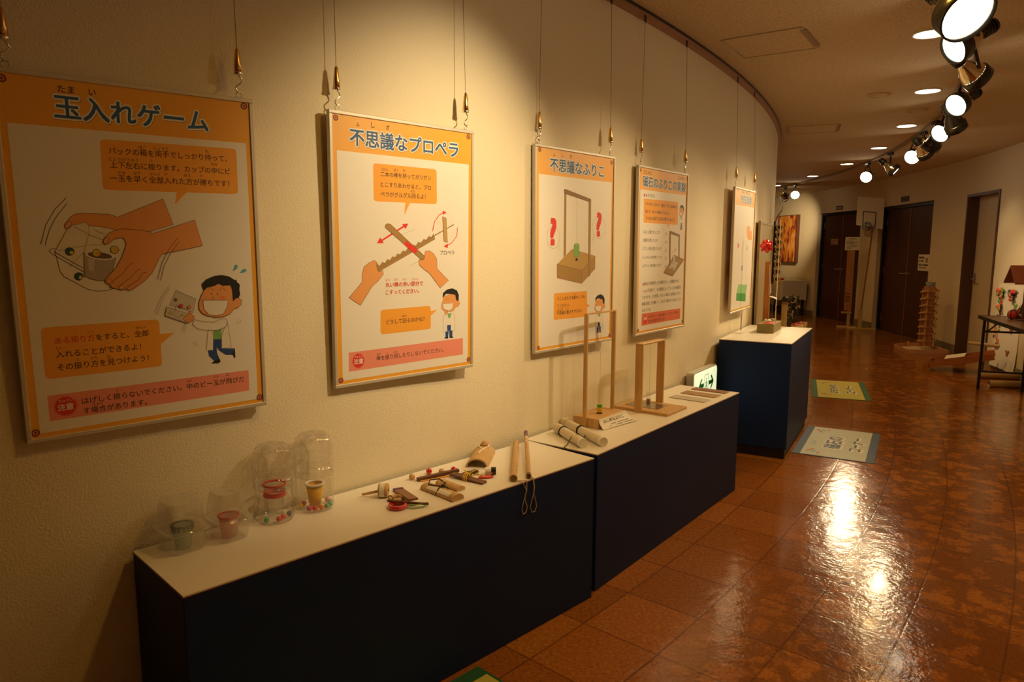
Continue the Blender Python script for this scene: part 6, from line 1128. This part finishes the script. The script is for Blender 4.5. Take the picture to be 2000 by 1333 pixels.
for i in range(N_):
    a, b = 2*math.pi*i/N_, 2*math.pi*(i+1)/N_
    for s in (a, b): k.tube([(.095*math.cos(a), -.10+.095*math.sin(a), 1.80), (.075*math.cos(s+.22), -.10+.075*math.sin(s+.22), 1.72), (.05*math.cos(2*a-s), -.10+.05*math.sin(2*a-s), 1.63)], .0035, net, 4)
k.build('net', t)
k = MB(); k.tube([(.055, .02, 1.84), (.05, .02, 1.60), (-.035, .06, .33)], .013, M('brown pole', (.34, .15, .05), .5), 10); k.build('pole', t)
k = MB(); k.box(-.075, -.005, .04, .09, .02, .34, M('pale stick', (.52, .36, .15), .6)); k.build('lower_post', t)
k = MB(); k.box(-.24, .22, -.03, .14, 0, .022, MATS['pale stick'], .002); k.build('foot_plate', t)
t = thing('toy_ball', 'blue and white patterned ball sitting in the basketball hoop', 'ball', Vector((6.22, 12.41, 0))+Vector((math.cos(yaw), math.sin(yaw), 0))*-.03+Vector((math.sin(yaw), -math.cos(yaw), 0))*.10+Vector((0, 0, 1.805)), yaw)
k = MB(); k.ball((0, 0, 0), .080, M('blue white ball', (.55, .55, .58), .4, noise=((18, 18, 18), (.02, .03, .12), 1)), 22); k.build('ball', t)
t = thing('measuring_post', 'orange wooden measuring post with a white information sheet on top, left of the hoop', 'measuring post', (6.11, 12.77, 0), yaw)
k = MB(); k.box(-.060, .064, -.01, .02, .31, 1.42, M('ruler wood', (.50, .22, .06), .5, noise=((30, 30, 4), (.40, .16, .04)))); k.build('ruler_board', t)
k = MB(); [k.box(-.055, -.055+(.06 if i % 5 == 0 else .035), -.0112, -.01, .40+i*.05, .404+i*.05, ik) for i in range(19)]; [k.box(-.045, .035, -.0112, -.01, z, z+.02, ik) for z in (.47, .51, .55, .60)]; k.build('scale_marks', t)
k = MB(); k.box(-.105, .135, -.022, -.012, 1.40, 1.635, paper_m, .001); k.build('information_sheet', t)
k = MB(); [k.box(x0, x1, -.0232, -.022, z, z+.012, MATS['grey ink']) for x0, x1, z in ((-.05, .07, 1.595), (-.08, .02, 1.555), (-.08, .10, 1.53), (-.08, .05, 1.505), (-.02, .10, 1.48), (-.08, .08, 1.455), (-.08, .0, 1.43))]; k.build('printed_lines', t)
k = MB(); k.box(.0, .055, .0, .03, .0, .31, MATS['pale stick']); k.build('lower_post', t); k = MB(); k.box(-.10, .07, -.02, .04, .255, .285, MATS['pale stick']); k.build('cross_piece', t); k = MB(); k.box(-.16, .16, -.10, .10, 0, .018, MATS['pale stick']); k.build('foot_plate', t)
# ------------------------------------------------------------------ marble tower, ramp, tubes
t = thing('marble_tower', 'tall wooden zigzag marble run tower standing in its tray by the wall', 'marble run', PT(18.13, -10.75, .062), outer(-10.75))
k = MB()
for x in (-.095, .095):
    for y in (-.06, .06): k = MB(); k.box(x-.007, x+.007, y-.007, y+.007, 0, .80, pine_m); k.build('upright', t)
pk = M('pinkish wood', (.52, .26, .13), .55)
for q in range(8):
    z = .045+q*.100; s = 1 if q % 2 else -1; k = MB()
    k.bar((-.11, -.045, z), (.13, -.045, z+.030), .075, .007, pk); k.bar((-.11, -.082, z+.008), (.13, -.082, z+.040), .007, .022, pine_m); k.build('front_chute', t)
    k = MB(); k.bar((.11, .045, z+.030), (-.13, .045, z+.060), .075, .007, pk); k.bar((.11, .082, z+.040), (-.13, .082, z+.068), .007, .022, pine_m); k.build('back_chute', t)
k = MB(); k.box(-.09, .06, -.05, .05, .0, .84, M('tower core', (.44, .20, .08), .6)); k.build('core', t)
k = MB(); k.box(-.094, -.088, -.066, -.060, .30, .70, redmatte_m); k.build('red_strip', t)
k = MB(); k.lathe([(.055, .84), (.062, .90), (.05, .90), (.045, .85)], M('blue grey cup', (.22, .24, .24), .5), n=18); k.build('top_cup', t)
t = thing('catch_tray', 'shallow cream tray with slanted front on the floor under the marble tower', 'tray', PT(18.05, -11.1, 0), outer(-11.1))
P = [(-.42, -.05), (-.20, -.30), (.36, -.32), (.36, .20), (-.42, .20)]
k = MB(); k.prism(P, 0, .012, M('cream tray floor', (.70, .58, .38), .6)); k.build('tray_floor', t)
k = MB(); [k.bar((*P[i], .031), (*P[(i+1) % 5], .031), .014, .060, pk) for i in range(5)]; k.build('rim', t)
t = thing('small_toy', 'tiny orange figure in the cream tray', 'toy', PT(17.98, -10.0, .0125), 0); k = MB(); k.lathe([(.02, 0), (.016, .03), (.006, .055), (.001, .06)], M('orange toy', (.55, .2, .03), .5), n=12); k.build('body', t); k = MB(); k.ball((0, 0, .066), .012, pine_m, 10); k.build('head', t)
lo, hi = Vector((5.12, 8.36, 0)), Vector((5.47, 7.90, 0))
rxv = Vector((5.52, 8.02, 0))-Vector((5.10, 8.32, 0)); rl = .92; ry_ = math.atan2(rxv.y, rxv.x)
t = thing('wooden_ramp', 'long brown wooden ball ramp with a handle bar, low end toward the corridor', 'ramp toy', (5.02, 8.31, 0), ry_)
ow = M('ramp wood', (.42, .15, .045), .45, noise=((8, 50, 50), (.33, .10, .03)))
za = lambda x: .075+x*.24
k = MB(); k.bar((0, 0, za(0)-.03), (.62, 0, za(.62)-.03), .36, .012, ow); k.build('trough_floor', t)
k = MB(); [k.bar((0, s*.185, za(0)), (.62, s*.185, za(.62)), .014, .075, ow) for s in (-1, 1)]; k.bar((-.004, -.19, za(0)), (-.004, .19, za(0)), .012, .075, dark_m); k.build('trough_sides', t)
k = MB(); k.box(.02, .10, -.175, .175, .060, .085, M('grey stones', (.16, .12, .12), .6, noise=((70, 70, 70), (.05, .03, .03)))); k.build('end_pocket', t)
for s in (-1, 1): k = MB(); k.box(.48, .52, s*.15-.02, s*.15+.02, 0, za(.5)-.04, black_m if s > 0 else dark_m); k.build('leg', t)
k = MB(); k.bar((.50, -.05, .15), (.50, -.05, .33), .04, .03, ow, (1, 0, 0)); k.build('handle_post', t)
k = MB(); k.tube([(.36, -.05, .345), (.66, -.07, .335)], .020, M('cardboard tube', (.50, .34, .17), .8), 16); k.build('handle_bar', t)
t = thing('paper_sheet', 'cream instruction sheet lying across the low end of the wooden ramp', 'paper', (5.02, 8.31, 0), ry_); k = MB(); k.loft([[(.14, -.150, za(.14)+.040), (.34, -.150, za(.34)+.040), (.34, .192, za(.34)+.040), (.14, .192, za(.14)+.040)], [(.14, -.150, za(.14)+.042), (.34, -.150, za(.34)+.042), (.34, .192, za(.34)+.042), (.14, .192, za(.14)+.042)]], paper_m); k.build('sheet', t)
def ctube(a, b, r, lab):
    A, B = Vector(a), Vector(b); t = thing('cardboard_tube', lab, 'tube', A, math.atan2(B.y-A.y, B.x-A.x), 'cardboard tubes on the floor'); Lx = (B-A).length
    k = MB(); rg = [(r, 0), (r, Lx), (r*.86, Lx), (r*.86, 0), (r, 0)]; k.lathe(rg, MATS['cardboard tube'], (0, 0, r), (1, 0, 0), 22, False); k.build('tube', t); k = MB(); k.lathe([(r*.85, .02), (.001, .02)], M('tube inside', (.2, .12, .06), .9), (0, 0, r), (1, 0, 0), 20, False); k.build('inside', t)
ctube((5.20, 7.70, 0), (5.66, 7.56, 0), .036, 'cardboard tube on the floor under the flowered scroll, rear one')
ctube((4.95, 7.17, 0), (5.36, 7.09, 0), .036, 'cardboard tube on the floor by the folding table leg, front one')
# ------------------------------------------------------------------ flowered scroll, wall flowers, folding table at the right edge
t = thing('flowered_scroll', 'long white paper scroll with printed flowers and butterflies hanging on the outer wall', 'scroll', PT(ROUT, -16.45, 0), outer(-16.45))
k = MB(); prof = [(1.02, -.006), (.6, -.008), (.3, -.014), (.12, -.024), (.04, -.036)]; n = 12; V = []
for z, y in prof:
    for i in range(n+1): x = -.36+.72*i/n; V.append((x, y-.004*math.sin(i*.9)-x*x/(2*ROUT)*0-.002, z))
k.add(V, [(j*(n+1)+i, j*(n+1)+i+1, (j+1)*(n+1)+i+1, (j+1)*(n+1)+i) for j in range(len(prof)-1) for i in range(n)], M('white paper scroll', (.80, .74, .62), .8), True); k.build('paper', t)
def scroll_y(z):
    for (z1, y1), (z0, y0) in zip(prof, prof[1:]):
        if z0 <= z <= z1: return y0+(y1-y0)*(z-z0)/(z1-z0)
    return -.036
FC = dict(f_red=(.66, .04, .05), f_pink=(.80, .28, .26), f_green=(.16, .36, .10), f_teal=(.03, .28, .20), f_orange=(.75, .22, .06), f_dark=(.03, .05, .08), f_brown=(.30, .10, .06), f_yellow=(.75, .55, .10))
for q, c in FC.items(): M(q, c, .7)
def blossom(k, x, z, r, m1, m2, y=None, petals=6, rot=0):
    y0 = (scroll_y(z)-.009) if y is None else y
    for p in range(petals):
        a = 2*math.pi*p/petals+rot; c = Vector((x+r*.6*math.cos(a), y0, z+r*.6*math.sin(a)))
        k.lathe([(r*.42, 0), (r*.36, .003), (.0005, .004)], MATS[m1], c, (0, -1, 0), 8, False)
    k.lathe([(r*.3, .003), (.0005, .007)], MATS[m2], (x, y0, z), (0, -1, 0), 8, False)
def leaf(k, x, z, l, w, a, m, y=None):
    y0 = (scroll_y(z)-.007) if y is None else y; c, s = math.cos(a), math.sin(a)
    k.add([(x+c*u-s*v, y0-.002, z+s*u+c*v) for u, v in ((-l, 0), (-l*.3, w), (l*.4, w*.8), (l, 0), (l*.4, -w*.8), (-l*.3, -w))], [(0, 1, 2, 3, 4, 5)], MATS[m])
rnd = random.Random(5); k = MB(); stemx = -.25
for i, z in enumerate((.92, .84, .78, .70, .63, .55, .47, .40, .34, .27)):
    blossom(k, stemx+rnd.uniform(-.05, .05), z, (.060, .055, .05, .04, .035, .04, .045, .04, .04, .035)[i], ('f_red', 'f_pink', 'f_red', 'f_pink', 'f_red', 'f_pink', 'f_orange', 'f_pink', 'f_orange', 'f_red')[i], 'f_yellow', rot=i)
for i in range(16): leaf(k, stemx+rnd.uniform(-.09, .09), .26+i*.042, .035, .014, rnd.uniform(0, 3), ('f_green', 'f_teal', 'f_green', 'f_dark')[i % 4])
k.build('flower_print', t)
for x, z, c in ((.16, .50, 'f_brown'), (.13, .24, 'f_brown'), (-.33, .52, 'f_dark'), (.2, .78, 'f_green')):
    k = MB(); y = scroll_y(z)-.007
    k.add([(x+p, y-.002, z+q) for p, q in ((0, -.02), (.018, -.04), (.04, -.03), (.03, -.004), (.06, .02), (.045, .04), (.012, .022), (0, .03), (-.012, .022), (-.045, .04), (-.06, .02), (-.03, -.004), (-.04, -.03), (-.018, -.04))], [tuple(range(14))], MATS[c]); k.build('butterfly_print', t)
def craft(lab, a, z, cols, seed, n=9, sx=.06):
    t = thing('paper_flowers', lab, 'paper flowers', PT(ROUT, a, z), outer(a), 'paper flowers on the outer wall'); rn = random.Random(seed); k = MB()
    for i in range(n):
        x, zz = rn.uniform(-sx, sx), rn.uniform(-.045, .045)
        if i % 2: blossom(k, x, zz, rn.uniform(.03, .045), cols[i % len(cols)], 'f_yellow', -.03-rn.uniform(0, .03), 6, i)
        else: k.ball((x, -.035, zz), rn.uniform(.018, .03), MATS[cols[i % len(cols)]], 8)
    k.build('blossoms', t)
    k = MB()
    for i in range(7): leaf(k, rn.uniform(-sx*1.2, sx*1.2), rn.uniform(-.06, .05), .05, .016, rn.uniform(0, 3), ('f_green', 'f_teal', 'f_dark')[i % 3], -.022)
    k.build('leaves', t)
craft('left bunch of red and green paper flowers on the outer wall', -15.75, .905, ['f_red', 'f_green', 'f_orange', 'f_green'], 1); craft('right bunch with a red and white paper flower on the outer wall', -16.9, .90, ['f_red', 'f_dark', 'f_pink', 'f_brown'], 2)
craft('small pair of orange paper flowers below the left bunch', -15.72, .745, ['f_orange', 'f_pink', 'f_green'], 3, 4, .05)
t = thing('folding_table', 'dark topped folding table with black steel legs at the right edge', 'table', PT(18.0, -20.25, 0), math.radians(-20.25-90))
k = MB(); k.box(.0, 1.75, -.22, .22, .725, .752, M('table laminate', (.16, .085, .05), .35), .002); k.build('tabletop', t)
k = MB(); [k.box(*q, .722, .755, black_m) for q in ((-.006, 1.756, -.226, -.22), (-.006, 1.756, .22, .226), (-.006, 0, -.22, .22), (1.75, 1.756, -.22, .22))]; k.build('edge_band', t)
for x in (.10, 1.62):
    for y in (-.19, .19): k = MB(); k.tube([(x, y, .722), (x-.03 if x < 1 else x+.03, y, 0.0)], .014, blackmetal_m, 10); k.build('leg', t)
    k = MB(); k.tube([(x-.005, -.19, .60), (x-.005, .19, .60)], .010, blackmetal_m, 8); k.tube([(x-.02, -.19, .19), (x-.02, .19, .19)], .010, blackmetal_m, 8); k.build('leg_brace', t)
    k = MB(); s = 1 if x < 1 else -1; [k.tube([(x, y, .60), (x+s*.30, y, .705)], .008, blackmetal_m, 8) for y in (-.16, .16)]; k.tube([(x+s*.30, -.16, .705), (x+s*.30, .16, .705)], .008, blackmetal_m, 8); k.build('folding_strut', t)
def tab(x, y): a = math.radians(-20.25-90); p = PT(18.0, -20.25); return Vector((p.x+math.cos(a)*x-math.sin(a)*y, p.y+math.sin(a)*x+math.cos(a)*y, .7522))
p = tab(.26, .10); t = thing('white_bowl', 'white bowl of folded paper crafts on the folding table', 'bowl', p); k = MB(); k.lathe([(.05, 0), (.10, .022), (.125, .052), (.120, .052), (.095, .026), (.001, .012)], white_m, n=30, caps=False); k.build('bowl', t)
k = MB()
for i in range(9): a = i*.7; k.add([(.05*math.cos(a), .05*math.sin(a), .03), (.09*math.cos(a+.3), .09*math.sin(a+.3), .05), (.05*math.cos(a+.1), .05*math.sin(a+.1), .12+.02*(i % 3))], [(0, 1, 2)], MATS[('f_orange', 'f_green', 'f_dark', 'f_red')[i % 4]])
k.build('folded_paper', t)
p = tab(.34, -.02); t = thing('red_paper_ball', 'red and dark folded paper ball beside the white bowl on the folding table', 'paper ball', p); k = MB(); k.ball((0, 0, .045), .045, MATS['f_red'], 12); k.build('ball', t); k = MB(); [k.torus((0, 0, .045), .046, .004, MATS['f_dark'], (math.cos(a), math.sin(a), 0), 18, 5) for a in (0, 1, 2)]; k.build('dark_bands', t)
p = tab(.42, .05); t = thing('model_roof', 'reddish brown pitched roof on a post at the right edge above the folding table', 'model house', p, math.radians(-110)); rm = M('reddish roof', (.30, .09, .05), .6)
k = MB(); k.loft([[(-.17, y, .36), (0, y, .52), (.17, y, .36), (.17, y, .345), (0, y, .50), (-.17, y, .345)] for y in (-.15, .15)], rm); k.build('roof', t); k = MB(); k.box(-.02, .02, -.02, .02, 0, .50, dark_m); k.build('post', t); k = MB(); k.box(-.08, .08, -.08, .08, 0, .012, dark_m); k.build('foot', t)
# ------------------------------------------------------------------ floor mats
def mat_(name, lab, corners, fieldc, edgec, its, W, Hm):
    # corners: near-wall/near, near-wall/far, corridor/far ... given as ring coordinates of the centre and size
    R, a = corners; t = thing(name, lab, 'floor mat', PT(R, a, 0), math.radians(a+90), 'printed floor mats'); w, h = W/2, Hm/2
    k = MB(); k.box(-w, w, -h, h, 0, .0035, MATS['print '+edgec], .001); k.build('backing', t)
    k = MB(); k.box(-w+.012, w-.012, -h+.055, h-.055, .0034, .0042, MATS['print '+fieldc]); lay = lambda X, Y, lv: (X*.001, -Y*.001, .0043+lv*.00012); draw(k, its, lay); k.build('printed_face', t)
T = lambda c, s, x0, x1, y, b=.03, st=0: ('T', 3, c, s, x0, x1, y, b, st)
def streaks(sg, c1, c2): return [('P', 2, c1, [sg*250, -140, sg*330, -185, sg*345, -172, sg*262, -125]), ('P', 2, c2, [sg*300, -120, sg*345, -150, sg*352, -138, sg*308, -108]), ('P', 2, c1, [sg*330, -95, sg*372, -112, sg*378, -98, sg*336, -82])]
def hexm(x0, x1, y, s): return [('T', 4, 'matnavy', s, x0, x1, y, .05, 0)]
its = streaks(-1, 'matred', 'teal')+streaks(1, 'matred', 'teal')
its += [('T', 2, 'halo', '磁石の', -196, 168, 36, .13, 0), ('T', 4, 'title', '磁石の', -188, 160, 28, .05, 0), ('T', 2, 'halo', 'コーナー', -206, 206, 172, .13, 0), ('T', 4, 'title', 'コーナー', -198, 198, 164, .05, 0), ('T', 3, 'teal', 'じしゃく', -150, -10, -140, .02, 0)]
mat_('floor_mat', 'pale blue floor mat with large dark lettering beside the tall plinth', (16.535, -29.93), 'matblue', 'matnavy', its, .875, .52)
its = streaks(-1, 'matred', 'matgreen')+streaks(1, 'matred', 'matgreen')+[('T', 2, 'halo', 'おもちゃの', -230, 230, -4, .13, 0), ('T', 4, 'matgreen', 'おもちゃの', -222, 222, -12, .05, 0), ('T', 2, 'halo', 'コーナー', -206, 206, 150, .13, 0), ('T', 4, 'matgreen', 'コーナー', -198, 198, 142, .05, 0)]
mat_('floor_mat', 'yellow green floor mat farther along behind the pale blue one', (16.49, -22.3), 'matlime', 'matgreen', its, .99, .52)
mat_('floor_mat', 'green edged yellow floor mat, only its corner showing at the bottom of the picture', (16.42, -44.68), 'matlime', 'matgreen', [], .90, .50)
